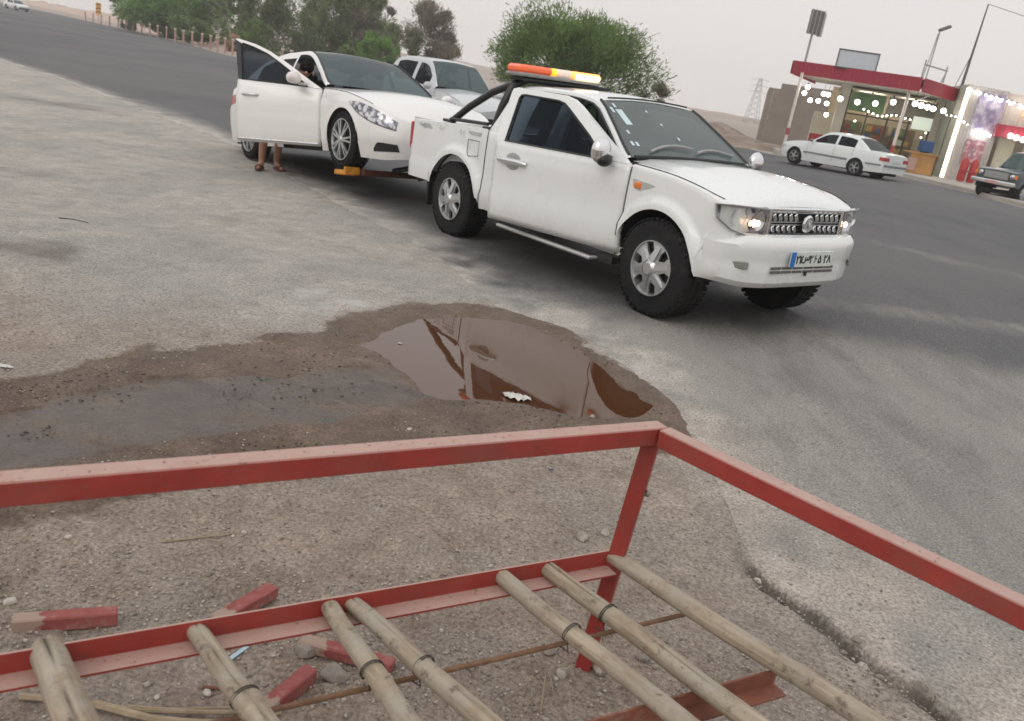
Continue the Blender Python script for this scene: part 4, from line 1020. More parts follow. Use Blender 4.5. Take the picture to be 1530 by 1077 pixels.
for sg in (-1, 1):
    hl = patch(sedan, 'headlight', slow, .16, .86, [(.16, .775), (.35, .655), (.6, .555), (.86, .475)], [(.16, .782), (.35, .765), (.6, .70), (.86, .565)], hl_mat, sg, .005, 16, 5)
    patch(hl, 'lamp_rim', slow, .16, .86, [(.16, .770), (.35, .645), (.6, .545), (.86, .465)], [(.16, .775), (.35, .655), (.6, .555), (.86, .475)], seamm, sg, .006, 16, 1)
    patch(sedan, 'fog_recess', slow, .60, .86, [(.60, .225), (.86, .235)], [(.60, .255), (.68, .33), (.86, .315)], black_pl, sg, .004, 8, 2)
    patch(sedan, 'tail_light', slow, -3.90, -3.45, [(-3.9, .72), (-3.45, .78)], [(-3.9, .88), (-3.45, .90)], redlens, sg, .005, 6, 2)
    m = MB(); m.tube([(x, sgh(x)[8][0] * sg, sgh(x)[8][1] + .004) for x in stations(-1.42, -.66, .1)], .012, 6); m.build('window_seal', black_pl, sedan)
m = MB(); m.box((.955, 0, .42), (.03, .8, .18), bev=.01); g_ = m.build('grille', blackm, sedan)
for k in range(4):
    m = MB(); m.box((.975, 0, .36 + .04 * k), (.01, .78, .012)); m.build('grille_bar', chrome, g_)
# the open door
def open_door(root, x0, x1, low, gh, ang, frame_out, frame_in, zbot, zbelt, paint, glassm, handle_z, mirror_mat, chrome_line=None):
    hx, hy = x0, -(low(x0)[6][0]); xs = stations(x1, x0, .06); V_ = []; n = 12
    for x in xs:
        for k in range(n):
            z = zbot(x) + (zbelt(x) - zbot(x)) * k / (n - 1); V_.append((x - hx, -(surf_y(low, x, z, 11)) - hy, z))
    F_ = [(i * n + j, (i + 1) * n + j, (i + 1) * n + j + 1, i * n + j + 1) for i in range(len(xs) - 1) for j in range(n - 1)]
    me = bpy.data.meshes.new('door'); me.from_pydata(V_, [], F_); finish(me, 40); d = link('door', me, paint, root)
    so_ = d.modifiers.new('s', 'SOLIDIFY'); so_.thickness = .07; so_.offset = -1
    d.location = (hx, hy, 0); d.rotation_euler = (0, 0, math.radians(ang))
    def Q(x, z, o_=0):
        yb = surf_y(low, x, zbelt(x), 11) - .012; return (x - hx, -(yb - .22 * max(0, z - zbelt(x))) - hy - o_, z)
    K = len(frame_out); vs = [Q(*q) for q in frame_out] + [Q(*q) for q in frame_in]; vs += [(a, b + .03, c) for a, b, c in vs]; fs = []
    for k in range(K - 1): fs += [(k, k + 1, K + k + 1, K + k), (2 * K + k, 3 * K + k, 3 * K + k + 1, 2 * K + k + 1), (k, 2 * K + k, 2 * K + k + 1, k + 1), (K + k, K + k + 1, 3 * K + k + 1, 3 * K + k)]
    m = MB(); m.add(vs, fs); m.build('window_frame', paint, d, 25)
    m = MB(); m.prism([Q(*q, -.012) for q in frame_in], (0, .006, 0)); m.build('window_glass', glassm, d, 20)
    m = MB(); m.tube([Q(*q, .002) for q in frame_in + frame_in[:1]], .010, 5); m.build('window_seal', black_pl, d)
    hz = handle_z; hx_ = x1 + .20; m = MB(); yq = -(surf_y(low, hx_, hz, 11)) - hy
    m.tube([(hx_ - hx - .11, yq - .002, hz), (hx_ - hx - .07, yq - .03, hz), (hx_ - hx + .07, yq - .03, hz), (hx_ - hx + .11, yq - .002, hz)], .015, 8); m.build('door_handle', mirror_mat if mirror_mat is chrome else M('handle_pale', (.55, .55, .54), .3, .5), d)
    return d, Q
zb_ = lambda x: .235 + .01 * (x + .55); zt_ = lambda x: ip(x, SP['belt']) - .004
fo = [(-.57, .925), (-.75, 1.02), (-.95, 1.135), (-1.15, 1.245), (-1.35, 1.345), (-1.55, 1.42), (-1.79, 1.475), (-1.84, 1.47), (-1.725, .99)]
fi = [(-.76, .935), (-.85, 1.005), (-1.0, 1.10), (-1.17, 1.20), (-1.36, 1.305), (-1.55, 1.375), (-1.72, 1.42), (-1.745, 1.41), (-1.665, .985)]
sdoor, SQ = open_door(sedan, -.555, -1.72, slow, sgh, 37.0, fo, fi, zb_, zt_, white2, tint_glass, .80, None)
m = MB(); m.add([SQ(-1.665, .985, .006), SQ(-1.722, .99, .006), SQ(-1.835, 1.465, .006), SQ(-1.745, 1.425, .006)], [(0, 1, 2, 3)]); m.build('frame_trim', black_pl, sdoor)
m = MB(); m.tube([(x + .555, -(surf_y(slow, x, .262, 11)) + surf_y(slow, -.555, .5, 11) * 1.0 - .012 + .0, .262) for x in stations(-1.69, -.58, .12)], .012, 6); m.build('chrome_strip', chrome, sdoor)
m = MB(); m.ball((-.30, -.13, 1.015), (.068, .145, .078), 24, 14); m.v = [(x, y, z if z > .965 else .965 + (z - .965) * .4) for x, y, z in m.v]; m.box((-.24, -.02, .96), (.08, .1, .03), bev=.01); mo = m.build('mirror', M('mirror_cover', (.74, .68, .64), .25, coat=.5), sdoor, 180)
m = MB(); m.ball((.05 - .60, .945, .99), (.06, .085, .06), 20, 12); m.build('mirror', white2, sedan, 180)

# tow gear under the sedan nose
cradle = empty('wheel_lift', M=SM, label='yellow and black wheel lift cradle under the front wheels of the towed sedan', cat='tow lift')
yel = M('safety_orange', (.62, .26, .02), .45, var=.25, grime=(.2, .1, .03))
m = MB(); m.box((.06, -.86, -.045), (.26, .18, .06), bev=.01); m.box((.21, -.86, -.02), (.05, .20, .09), bev=.01); m.build('lift_fork', yel, cradle)
m = MB(); m.box((.06, .86, -.045), (.26, .18, .06), bev=.01); m.box((.21, .86, -.02), (.05, .20, .09), bev=.01); m.build('lift_fork', yel, cradle)
m = MB(); m.box((.25, 0, -.03), (.10, 1.5, .07), bev=.01); m.build('cross_beam', M('rusty_orange', (.11, .035, .018), .7, var=.4), cradle)
m = MB(); m.box((.85, 0, .0), (1.3, .12, .12), bev=.01); m.tube([(.4, -.4, .02), (1.3, -.35, .15)], .03, 8); m.tube([(.4, .4, .02), (1.3, .35, .15)], .03, 8); m.build('boom_arm', blackm, cradle)

# ------------------------------------------------------------------ white hatchback behind the pickup
hatch_paint = M('hatch_paint', (.52, .54, .55), .3, coat=.5, var=.03)
HP = dict(wb=2.5, R=.33, hw=.86, paint=hatch_paint, Ra=.37, az=.33, rim=.21, spokes=5, W=.2,
    hwx=[(-3.25, .70), (-3.15, .80), (-2.8, .85), (-.4, .85), (.3, .84), (.6, .77), (.78, .6), (.83, .45)],
    belt=[(-3.25, 1.05), (-2.6, 1.06), (-.55, .99), (0, .95), (.5, .84), (.83, .70)], ctr=[(-3.25, 1.1), (-.6, 1.08), (0, 1.04), (.5, .94), (.83, .78)],
    bot=[(-3.25, .3), (-2.1, .24), (-.45, .24), (.4, .22), (.83, .24)], cowl=-.6, ws_top=-1.25, rw_top=-2.75, rw_base=-3.15,
    roof=[(-3.15, 1.12), (-3.0, 1.35), (-2.75, 1.55), (-2.2, 1.62), (-1.5, 1.62), (-1.25, 1.58), (-.9, 1.34), (-.6, 1.07)], tumble=.30,
    windows=[(-2.65, -1.75), (-1.6, -.9)], doors=[-2.6, -1.68, -.5], nose=.5, tail=-2.9, crease=((.7, .012, .05),), flare=.015, ws=sws, sw=tint_glass)
hatch = empty('white_hatchback', M=frame(-.93, 0, 0, (-2.1, 24.1, float(G(-2.1, 24.1))), 1.25), label='white hatchback driving up on the road beyond the pickup bed', cat='car')
_, hlow, hgh = generic_car(hatch, HP)
for sg in (-1, 1):
    patch(hatch, 'headlight', hlow, .38, .78, [(.38, .74), (.78, .60)], [(.38, .82), (.78, .70)], hl_mat, sg)
    m = MB(); m.ball((-.62, .95 * sg, 1.06), (.07, .1, .08)); m.build('mirror', hatch_paint, hatch, 180)
    m = MB(); m.ball((.78, -.55 if sg < 0 else .55, .65), (.03, .05, .04)); m.build('bulb', MATS['parking_bulb'], hatch)
m = MB(); m.box((.835, 0, .55), (.03, .7, .12), bev=.01); m.build('grille', blackm, hatch)

# ------------------------------------------------------------------ white saloon parked before the shop
saloon_paint = M('saloon_paint', (.70, .73, .72), .3, coat=.4, var=.04)
grey_trim = M('grey_trim', (.20, .21, .22), .5)
QP = dict(wb=2.67, R=.31, hw=.85, paint=saloon_paint, Ra=.345, az=.31, rim=.20, spokes=5, W=.19,
    hwx=[(-3.72, .74), (-3.62, .80), (-3.3, .83), (-.5, .845), (.3, .83), (.6, .78), (.76, .68), (.80, .62)],
    belt=[(-3.72, .90), (-3.4, .955), (-2.6, .955), (-.5, .91), (0, .86), (.5, .76), (.80, .64)], ctr=[(-3.72, .94), (-3.4, .99), (-2.9, 1.0), (-.55, .95), (0, .91), (.5, .82), (.80, .69)],
    bot=[(-3.72, .30), (-3.0, .25), (-.4, .20), (.4, .20), (.80, .24)], cowl=-.55, ws_top=-1.20, rw_top=-2.45, rw_base=-3.05,
    roof=[(-3.05, .99), (-2.75, 1.18), (-2.45, 1.33), (-2.1, 1.39), (-1.5, 1.40), (-1.2, 1.36), (-.85, 1.16), (-.55, .95)], tumble=.34,
    windows=[(-2.45, -1.72), (-1.62, -.75)], doors=[-2.45, -1.67, -.50], nose=.5, tail=-3.35, crease=((.62, .008, .03),), flare=.008, ws=sws, sw=tint_glass, rw=tinted('rear_glass', (.35, .38, .40), body=.4, base=(.10, .11, .11)), sh=.06)
QM = frame(2.24 + PI * 0, 0, 0, (9.43, 34.04, .357), 1.0)
saloon = empty('white_saloon', label='white four door saloon car with grey side strip parked before the lit shop', cat='car')
# front near wheel outer contact sits at the frame origin: shift the body by its half width
saloon.matrix_world = QM @ Matrix.Translation((0, -.85, 0))
_, qlow, qgh = generic_car(saloon, QP)
for sg in (-1, 1):
    patch(saloon, 'side_strip', qlow, -2.30, -.38, [(-2.3, .50), (-.38, .49)], [(-2.3, .57), (-.38, .55)], grey_trim, sg, .012, 12, 1)
    patch(saloon, 'bumper_strip', qlow, -3.66, -3.05, [(-3.7, .52), (-3.0, .50)], [(-3.7, .58), (-3.0, .56)], grey_trim, sg, .012, 6, 1)
    m = MB(); m.box((-3.715, .62 * sg, .76), (.03, .34, .13), bev=.01); m.box((-3.62, .80 * sg, .76), (.18, .03, .12), bev=.01); m.build('tail_light', redlens, saloon)
    m = MB(); m.ball((-.68, .92 * sg, .98), (.06, .09, .06)); m.build('mirror', grey_trim, saloon, 180)
    patch(saloon, 'headlight', qlow, .45, .76, [(.45, .60), (.76, .52)], [(.45, .70), (.76, .63)], hl_mat, sg)
m = MB(); m.box((-3.74, 0, .55), (.03, 1.45, .07), bev=.01); m.build('bumper_strip', grey_trim, saloon)
m = MB(); m.box((-3.73, 0, .74), (.02, .5, .11), bev=.005); m.build('number_plate', MATS['plate_white'], saloon)

# ------------------------------------------------------------------ dark off-roader cut by the right edge
suv_paint = M('suv_green', (.035, .052, .055), .3, coat=.6, var=.05)
UP_ = dict(wb=2.5, R=.36, hw=.88, paint=suv_paint, Ra=.43, az=.36, rim=.22, spokes=6, W=.24, wstyle='six',
    hwx=[(-3.4, .84), (-3.2, .87), (-.4, .87), (.3, .86), (.55, .83), (.62, .80)],
    belt=[(-3.4, 1.12), (-.5, 1.10), (0, 1.08), (.5, 1.03), (.62, 1.0)], ctr=[(-3.4, 1.14), (-.55, 1.17), (0, 1.15), (.5, 1.09), (.62, 1.04)],
    bot=[(-3.4, .45), (-.45, .42), (.45, .50), (.62, .52)], cowl=-.55, ws_top=-1.0, rw_top=-3.2, rw_base=-3.38,
    roof=[(-3.38, 1.15), (-3.3, 1.5), (-3.2, 1.75), (-2.5, 1.82), (-1.3, 1.81), (-1.0, 1.76), (-.75, 1.45), (-.55, 1.18)], tumble=.20,
    windows=[(-3.1, -2.4), (-2.3, -1.6), (-1.5, -.9)], doors=[-2.35, -1.55, -.45], nose=.58, tail=-3.3, crease=((.85, .012, .05),), flare=.04, ws=sws, sw=tint_glass)
sc_ = atg(1478, 296)
suv = empty('dark_suv', M=frame(-2.62, 0, 0, (float(sc_[0]) + .62, float(sc_[1]) + .55, .45), .92), label='dark green off-road vehicle with chrome bumper at the right edge of the forecourt', cat='suv')
_, ulow, ugh = generic_car(suv, UP_)
m = MB(); m.box((.635, 0, .86), (.03, 1.0, .26), bev=.01); ug = m.build('grille', M('grille_grey', (.25, .26, .25), .4, .5), suv)
for k in range(5):
    m = MB(); m.box((.655, 0, .77 + k * .045), (.012, .9, .014)); m.build('grille_bar', chrome, ug)
for sg in (-1, 1):
    m = MB(); m.lathe([(.1, 0), (.09, .02), (0, .03)], 20, 'x', (.635, .64 * sg, .88)); m.build('headlight', chrome, suv)
    m = MB(); m.box((.66, .80 * sg, .88), (.05, .1, .14), bev=.01); m.build('indicator', amber, suv)
m = MB(); m.box((.74, 0, .60), (.14, 1.76, .15), bev=.03); m.build('front_bumper', chrome, suv)
m = MB(); m.box((.82, 0, .60), (.015, .5, .11), bev=.004); m.build('number_plate', M('plate_red', (.55, .30, .26), .5), suv)

# ------------------------------------------------------------------ small far car, top left
fcp = atg(12, 13)
FPm = dict(QP); FPm['paint'] = white; FPm['seats'] = False
far = empty('distant_car', M=frame(-.55, 0, 0, (float(fcp[0]) + 2.0, float(fcp[1]), float(fcp[2])), 1.0), label='small white car far up the road at the top left corner', cat='car')
generic_car(far, FPm)
m = MB(); m.box((.80, 0, .38), (.06, 1.5, .2), bev=.02); m.build('front_bumper', black_pl, far)

# ================================================================== THE PERSON at the sedan door
def skin(name, verts, edges, radii, mat, parent, sub=2, root=0):
    me = bpy.data.meshes.new(name); me.from_pydata([tuple(v) for v in verts], edges, []); o = bpy.data.objects.new(name, me); col.objects.link(o)
    o.modifiers.new('skin', 'SKIN'); me.skin_vertices[0].data[root].use_root = True
    for i, r in enumerate(radii): me.skin_vertices[0].data[i].radius = (r, r) if not hasattr(r, '__len__') else r
    if sub: m_ = o.modifiers.new('sub', 'SUBSURF'); m_.levels = sub; m_.render_levels = sub
    dg = bpy.context.evaluated_depsgraph_get(); dg.update(); me2 = bpy.data.meshes.new_from_object(o.evaluated_get(dg)); col.objects.unlink(o); bpy.data.objects.remove(o)
    me2.name = name; me2.materials.clear(); finish(me2, 180); return link(name, me2, mat, parent)
skinm = M('skin_tone', (.34, .175, .115), .55, var=.12, vscale=5); shirt = M('dark_shirt', (.016, .016, .02), .85, var=.2); shorts = M('dark_shorts', (.03, .032, .04), .85, var=.2)
hairm = M('dark_hair', (.010, .008, .007), .95, spec=.1, var=.3, vscale=40); sandal = M('brown_sandal', (.10, .035, .022), .6, var=.2)
gz = float(G(-4.2, 13.2)) + .012
person = empty('person', (-4.18, 13.2, gz), label='person in dark top and brown sandals leaning into the sedan behind its open door', cat='person')
def L(x, y, z): return (x + 4.18, y - 13.2, z - gz)
g0 = gz
bv = [L(-4.10, 13.12, .93), L(-4.02, 12.98, 1.10), L(-3.84, 12.78, 1.16), L(-3.73, 12.66, 1.21), L(-3.65, 12.58, 1.26), L(-3.59, 12.52, 1.31), L(-3.54, 12.47, 1.36),     # 0-6 trunk, neck, head
      L(-4.21, 13.05, .88), L(-4.25, 13.02, .46), L(-4.31, 13.09, .12), L(-4.31, 13.08, g0 + .09), L(-4.30, 12.97, g0 + .035), L(-4.29, 12.86, g0 + .028),                          # 7-12 near leg
      L(-4.04, 13.20, .88), L(-4.06, 13.20, .46), L(-4.13, 13.28, .12), L(-4.15, 13.30, g0 + .09), L(-4.06, 13.22, g0 + .035), L(-4.00, 13.14, g0 + .028),                             # 13-18 far leg
      L(-3.92, 12.66, 1.12), L(-3.84, 12.52, .96), L(-3.62, 12.36, .94), L(-3.54, 12.31, .94),                                                                                           # near arm
      L(-3.70, 12.88, 1.14), L(-3.56, 12.80, .98), L(-3.36, 12.60, .96), L(-3.30, 12.54, .96)]
be = [(0, 1), (1, 2), (2, 3), (3, 4), (4, 5), (5, 6), (0, 7), (7, 8), (8, 9), (9, 10), (10, 11), (11, 12), (0, 13), (13, 14), (14, 15), (15, 16), (16, 17), (17, 18), (2, 19), (19, 20), (20, 21), (21, 22), (2, 23), (23, 24), (24, 25), (25, 26)]
br = [.15, .14, .15, .075, .055, .082, .074, .11, .082, .066, .048, .048, .028, .11, .082, .066, .048, .048, .028, .06, .048, .038, .035, .06, .048, .038, .035]
skin('body', bv, be, br, skinm, person)
skin('shirt', [bv[0], bv[1], bv[2], bv[3], bv[19], bv[20], bv[23], bv[24]], [(0, 1), (1, 2), (2, 3), (2, 4), (4, 5), (2, 6), (6, 7)], [.168, .158, .168, .085, .075, .062, .075, .062], shirt, person)
skin('shorts', [bv[0], bv[7], bv[8], bv[13], bv[14]], [(0, 1), (1, 2), (0, 3), (3, 4)], [.172, .118, .10, .118, .10], shorts, person)
hd = bv[6]
m = MB(); m.ball((hd[0] - .015, hd[1] + .02, hd[2] + .03), (.098, .105, .09), 18, 12); m.ball((hd[0] - .06, hd[1] + .05, hd[2] - .01), (.07, .08, .09), 14, 10); m.build('hair', hairm, person, 180)
m = MB(); m.ball((hd[0] + .01, hd[1] - .10, hd[2] - .05), (.02, .03, .025)); m.ball((hd[0] - .085, hd[1] + .0, hd[2] - .05), (.014, .028, .035)); m.ball((hd[0] + .085, hd[1] + .0, hd[2] - .05), (.014, .028, .035)); m.ball((hd[0], hd[1] - .085, hd[2] - .10), (.032, .016, .010)); m.build('face_features', skinm, person, 180)
for a in (bv[20 + 2], bv[26]):                                      # hands: palm, four fingers and a thumb
    for k in range(4):
        o_ = (k - 1.5) * .02; skin('finger', [a, (a[0] + .05 + o_ * .6, a[1] - .05 + o_, a[2] - .01), (a[0] + .085 + o_ * .6, a[1] - .08 + o_, a[2] - .03)], [(0, 1), (1, 2)], [.014, .011, .009], skinm, person, 1)
    skin('thumb', [a, (a[0] + .0, a[1] - .05, a[2] + .02), (a[0] + .03, a[1] - .085, a[2] + .015)], [(0, 1), (1, 2)], [.014, .012, .010], skinm, person, 1)
for (h_, t_) in ((bv[10], bv[12]), (bv[16], bv[18])):
    d_ = Vector((t_[0] - h_[0], t_[1] - h_[1], 0)); ln = d_.length; d_.normalize(); s_ = Vector((-d_.y, d_.x, 0)); m = MB(); o1_ = []
    for (u_, w_) in ((-.06, .028), (-.03, .042), (.06, .040), (.14, .048), (.20, .050), (.25, .038), (.275, .015)): o1_.append((u_, w_))
    poly = [(h_[0] + d_.x * u_ + s_.x * w_, h_[1] + d_.y * u_ + s_.y * w_, .0) for u_, w_ in o1_] + [(h_[0] + d_.x * u_ - s_.x * w_, h_[1] + d_.y * u_ - s_.y * w_, .0) for u_, w_ in o1_[::-1]]
    m.prism(poly, (0, 0, .024))
    for u_ in (.10, .16):
        c_ = Vector((h_[0], h_[1], 0)) + d_ * u_; m.tube([tuple(c_ + s_ * (.052 * math.cos(th)) + Vector((0, 0, .018 + .055 * math.sin(th)))) for th in np.linspace(0, PI, 9)], .012, 6)
    m.build('sandal', sandal, person, 30)

# ================================================================== COT FRAME with poles (foreground)
redp = NT('red_oxide_paint'); nb = redp.n('ShaderNodeNewGeometry'); sxx = redp.n('ShaderNodeSeparateXYZ'); redp.l(nb.outputs['True Normal'], sxx.inputs[0])
cc = redp.ramp(redp.noise(9, 6, .65), [(.3, (.25, .026, .020)), (.7, (.36, .044, .033))])
upf = redp.math('MULTIPLY', redp.ramp(sxx.outputs['Z'], [(.5, 0.), (.9, 1.)]), redp.ramp(redp.noise(14, 6, .7), [(.25, .72), (.7, 1.)]))
cc = redp.mix(redp.ramp(redp.noise(3.5, 7, .75), [(.48, 0.), (.66, .55)]), cc, (.20, .07, .05))
cc = redp.mix(upf, cc, (.46, .315, .262))                            # dust settled on upward faces
chip = redp.ramp(redp.noise(60, 4, .7), [(.62, 0.), (.66, 1.)]); cc = redp.mix(redp.math('MULTIPLY', chip, .8), cc, (.16, .07, .05))
cc = redp.mix(redp.ramp(redp.noise(170, 3, .6), [(.62, 0.), (.78, .35)]), cc, (.42, .20, .16))
redp.set(Base_Color=cc, Roughness=.55); redp.bump(redp.noise(90, 4, .6), .15, .002); redp = redp.m
wood = NT('debarked_wood'); vx = wood.attr('along').outputs['Fac']; wp = wood.n('ShaderNodeCombineXYZ'); ar_ = wood.attr('around').outputs['Fac']
wood.l(wood.math('MULTIPLY', vx, 3.), wp.inputs[0]); wood.l(wood.math('MULTIPLY', ar_, 26.), wp.inputs[1]); wood.l(wood.math('MULTIPLY', wood.attr('seed').outputs['Fac'], 9.), wp.inputs[2])
g1 = wood.noise(1.2, 7, .7, vec=wp.outputs[0]); g2 = wood.noise(3.2, 5, .7, vec=wp.outputs[0])
wc = wood.ramp(g1, [(.30, (.15, .105, .068)), (.46, (.31, .245, .17)), (.68, (.49, .41, .31))])
wc = wood.mix(wood.ramp(wood.noise(5, 5, .7), [(.42, 0.), (.62, .85)]), wc, (.36, .325, .265))
wc = wood.mix(wood.ramp(wood.noise(8, 6, .75), [(.52, 0.), (.66, .6)]), wc, (.24, .17, .105))
wc = wood.mix(wood.ramp(wood.noise(26, 5, .75), [(.57, 0.), (.68, .85)]), wc, (.13, .10, .07))
wc = wood.mix(wood.ramp(wood.attr('crack').outputs['Fac'], [(.3, 0.), (.9, .9)]), wc, (.07, .048, .03))
wood.set(Base_Color=wc, Roughness=.82); wood.bump(wood.math('ADD', g2, wood.noise(40, 5, .7)), .5, .006); wood = wood.m
rust = M('rusty_rod', (.18, .10, .055), .85, var=.35, vscale=20, bump=.3); wirem = M('tie_wire', (.04, .035, .03), .6, var=.2)
p_top = at(979, 633, .835); p_foot = at(867, 1006, -.04)
cot = empty('cot_frame', (float(p_foot[0]), float(p_foot[1]), -.033), label='red painted steel cot frame with wooden poles tied across it, in the foreground', cat='bed frame')
CO = Vector(cot.location)
def c_(p, dz=0): return (p[0] - CO.x, p[1] - CO.y, p[2] - CO.z + dz)
def bar(name, a, b, wd, ht, mat, parent, ext0=0, ext1=0, bev=.003, roll=None):
    """square bar between two points (top-face centre line given)"""
    a, b = Vector(a), Vector(b); t = (b - a).normalized(); a = a - t * ext0; b = b + t * ext1; L_ = (b - a).length
    up = Vector((0, 0, 1)) if roll is None else Vector(roll); s_ = t.cross(up).normalized(); up = s_.cross(t)
    R_ = Matrix((t, s_, up)).transposed(); c = (a + b) / 2 - up * ht / 2
    m = MB(); m.box((0, 0, 0), (L_, wd, ht), bev=bev)
    o = m.build(name, mat, parent, 30); o.matrix_local = Matrix.Translation(c) @ R_.to_4x4(); return o
TZ = .847
rl = at(0, 712, TZ); rr_ = at(1530, 897, TZ); cn = at(981, 634, TZ)
rl2 = cn + (rl - cn) * 1.22; rr2 = cn + (rr_ - cn) * 1.35
bar('top_rail', c_(rl2), c_(cn), .052, .052, redp, cot, 0, .024)
bar('top_rail', c_(cn), c_(rr2), .050, .052, redp, cot, -.028, 0)
# corner post (square tube, slightly leaning) and the three posts outside the frame
bar('corner_post', c_((p_foot[0], p_foot[1], -.06)), c_((cn[0] - .006, cn[1] + .0, TZ - .05)), .047, .047, redp, cot, 0, 0, roll=(-.35, -1, 0))
dl = (rl2 - cn); dr = (rr2 - cn)
for q in (rl2, rr2):
    bar('corner_post', c_((q[0] - .04, q[1], -.03)), c_((q[0], q[1], TZ - .05)), .047, .047, redp, cot, roll=(0, -1, 0))
m = MB(); m.tube([(0, 0, 0), (.018, -.002, .0)], .008, 6); m.ball((.02, -.002, 0), (.008, .011, .011), 8, 6); bo = m.build('bolt', M('bolt_steel', (.3, .28, .25), .4, .7, var=.2), cot); bo.location = c_(at(957, 736, .62)); bo.rotation_euler = (0, -.2, -.2)
# front angle iron
BZ = .415; b0 = at(918, 820, BZ); b1 = at(0, 976, BZ); b2 = b0 + (b1 - b0) * 1.25; bd = (b1 - b0) / np.linalg.norm(b1 - b0); bn = np.array([-bd[1], bd[0], 0]);
if bn[1] > 0: bn = -bn                                              # towards the camera
b0i = b0 + bd * .02
def angle_iron(name, a, b, n_, mat, h=.055, w_=.055, th=.006):
    m = MB(); a, b = np.array(c_(a)), np.array(c_(b)); dz = np.array([0, 0, 1.])
    prof = [np.zeros(3), n_ * th, n_ * th - dz * (h - th), n_ * w_ - dz * (h - th), n_ * w_ - dz * h, -dz * h]
    vs = [a + q for q in prof] + [b + q for q in prof]; n = 6
    m.add(vs, [tuple(range(n)), tuple(range(n, 2 * n))[::-1]] + [(k, n + k, n + (k + 1) % n, (k + 1) % n) for k in range(n)]); return m.build(name, mat, cot, 20)
angle_iron('front_beam', b0i, b2, bn, redp)
# second angle iron further back towards the camera
s0 = at(1160, 998, .36); s1 = at(862, 1080, .36); s2 = s0 + (s1 - s0) * 2.2
rb_ = M('rusty_angle', (.21, .075, .045), .7, var=.35, grime=(.36, .27, .21))
angle_iron('cross_beam', s0, s2, bn, rb_, .05, .05)
# thin rod
r0 = at(1022, 918, .335); r1 = at(400, 1062, .335); r2 = r0 + (r1 - r0) * 1.5
m = MB(); m.tube([c_(r0), c_((r0 + r1) / 2 + [0, 0, -.004]), c_(r1), c_(r2)], .0065, 8); m.build('tie_rod', rust, cot)
# poles
def log(e0, e1, rads, zc, seed, crack=0., wire=None, ext=1.0, knots=()):
    a = at(e0[0], e0[1], zc); b = at(e1[0], e1[1], zc); b = a + (b - a) * ext; r = np.random.RandomState(seed)
    N_, K = 70, 22; t = (b - a); Ln = np.linalg.norm(t); t = t / Ln; s_ = np.cross(t, [0, 0, 1]); s_ /= np.linalg.norm(s_); up = np.cross(s_, t)
    ph = r.rand(4) * 6; V_ = []; al = []; aro = []; cr = []
    for i in range(N_ + 1):
        u = i / N_; R_ = np.interp(u, np.linspace(0, 1, len(rads)), rads)
        c = a + t * Ln * u + s_ * (.003 * math.sin(u * 5 + ph[0]) + .0018 * math.sin(u * 13 + ph[1])) + up * (.002 * math.sin(u * 7 + ph[2]))
        for k in range(K):
            th = 2 * PI * k / K; rr = R_ * (1 + .035 * math.sin(3 * th + u * 6 + ph[3]) + .03 * math.sin(u * 40 + 2 * th) * .4 + .022 * (r.rand() - .5))
            for (ku, kt, kh) in knots: rr += kh * math.exp(-((u - ku) / .02) ** 2 - (((th - kt + PI) % (2 * PI) - PI) / .5) ** 2)
            cth = PI * .5 + crack_off(u, seed); d = abs((th - cth + PI) % (2 * PI) - PI); kf = crack * max(0, 1 - d / .24) * (1 - .25 * u)
            rr *= 1 - .5 * kf
            if i == 0: rr *= .86
            V_.append(c + (s_ * math.cos(th) + up * math.sin(th)) * rr); al.append(u * Ln); aro.append(math.sin(th) * .11 + math.cos(th) * .07); cr.append(min(1, kf * 1.6))
    n0 = len(V_); V_.append(a - t * .004); V_.append(b); al += [0, Ln]; aro += [0, 0]; cr += [.2, 0]
    F_ = [(i * K + k, i * K + (k + 1) % K, (i + 1) * K + (k + 1) % K, (i + 1) * K + k) for i in range(N_) for k in range(K)]
    T_ = [(n0, (k + 1) % K, k) for k in range(K)] + [(n0 + 1, N_ * K + k, N_ * K + (k + 1) % K) for k in range(K)]
    me = bpy.data.meshes.new('pole'); me.from_pydata([tuple(c_(v)) for v in V_], [], F_ + T_); finish(me, 50); o = link('pole', me, wood, cot)
    set_attr(o, along=al, around=aro, crack=cr, seed=[seed] * len(al))
    if wire is not None:
        q = at(wire[0], wire[1], zc); u = np.dot(q - a, t) / Ln; c = a + t * Ln * u; R_ = np.interp(u, np.linspace(0, 1, len(rads)), rads) + .003
        m = MB(); ring = [c + (s_ * math.cos(th) + up * math.sin(th)) * R_ + t * .006 * math.sin(th * .5) for th in np.linspace(-PI / 2, 1.5 * PI, 25)]
        m.tube([c_(v) for v in ring], .0017, 6); m.tube([c_(ring[0]), c_(ring[0] - up * .03 + t * .01), c_(ring[0] - up * .035 - t * .02)], .002, 6)
        m.tube([c_(v + t * .006) for v in ring[3:20]], .0015, 6); m.build('wire_tie', wirem, o)
    return o
def crack_off(u, seed): return .10 * math.sin(u * 9 + seed) + .05 * math.sin(u * 23 + seed * 2) - .15
log((66, 968), (112, 1082), [.034, .037, .038, .037], .394, 3, .55, ext=2.6, knots=((.25, 1.2, .006),))
log((287, 936), (398, 1085), [.0215, .0245, .028, .0265, .027], .388, 4, .5, (372, 1038), ext=1.6, knots=((.5, 2.2, .006), (.42, .6, .005)))
log((487, 898), (612, 1085), [.0215, .0235, .025, .026], .388, 5, .15, (549, 1001), ext=1.4, knots=((.4, 1.0, .004),))
log((518, 894), (735, 1085), [.021, .0235, .025, .026], .388, 6, .45, (632, 992), ext=1.3)
log((745, 857), (1023, 1082), [.0225, .0235, .0245, .0255], .390, 7, .3, (858, 941), ext=1.3)
log((808, 842), (1130, 1082), [.023, .0255, .0265, .0265], .390, 8, .5, (914, 912), ext=1.3)
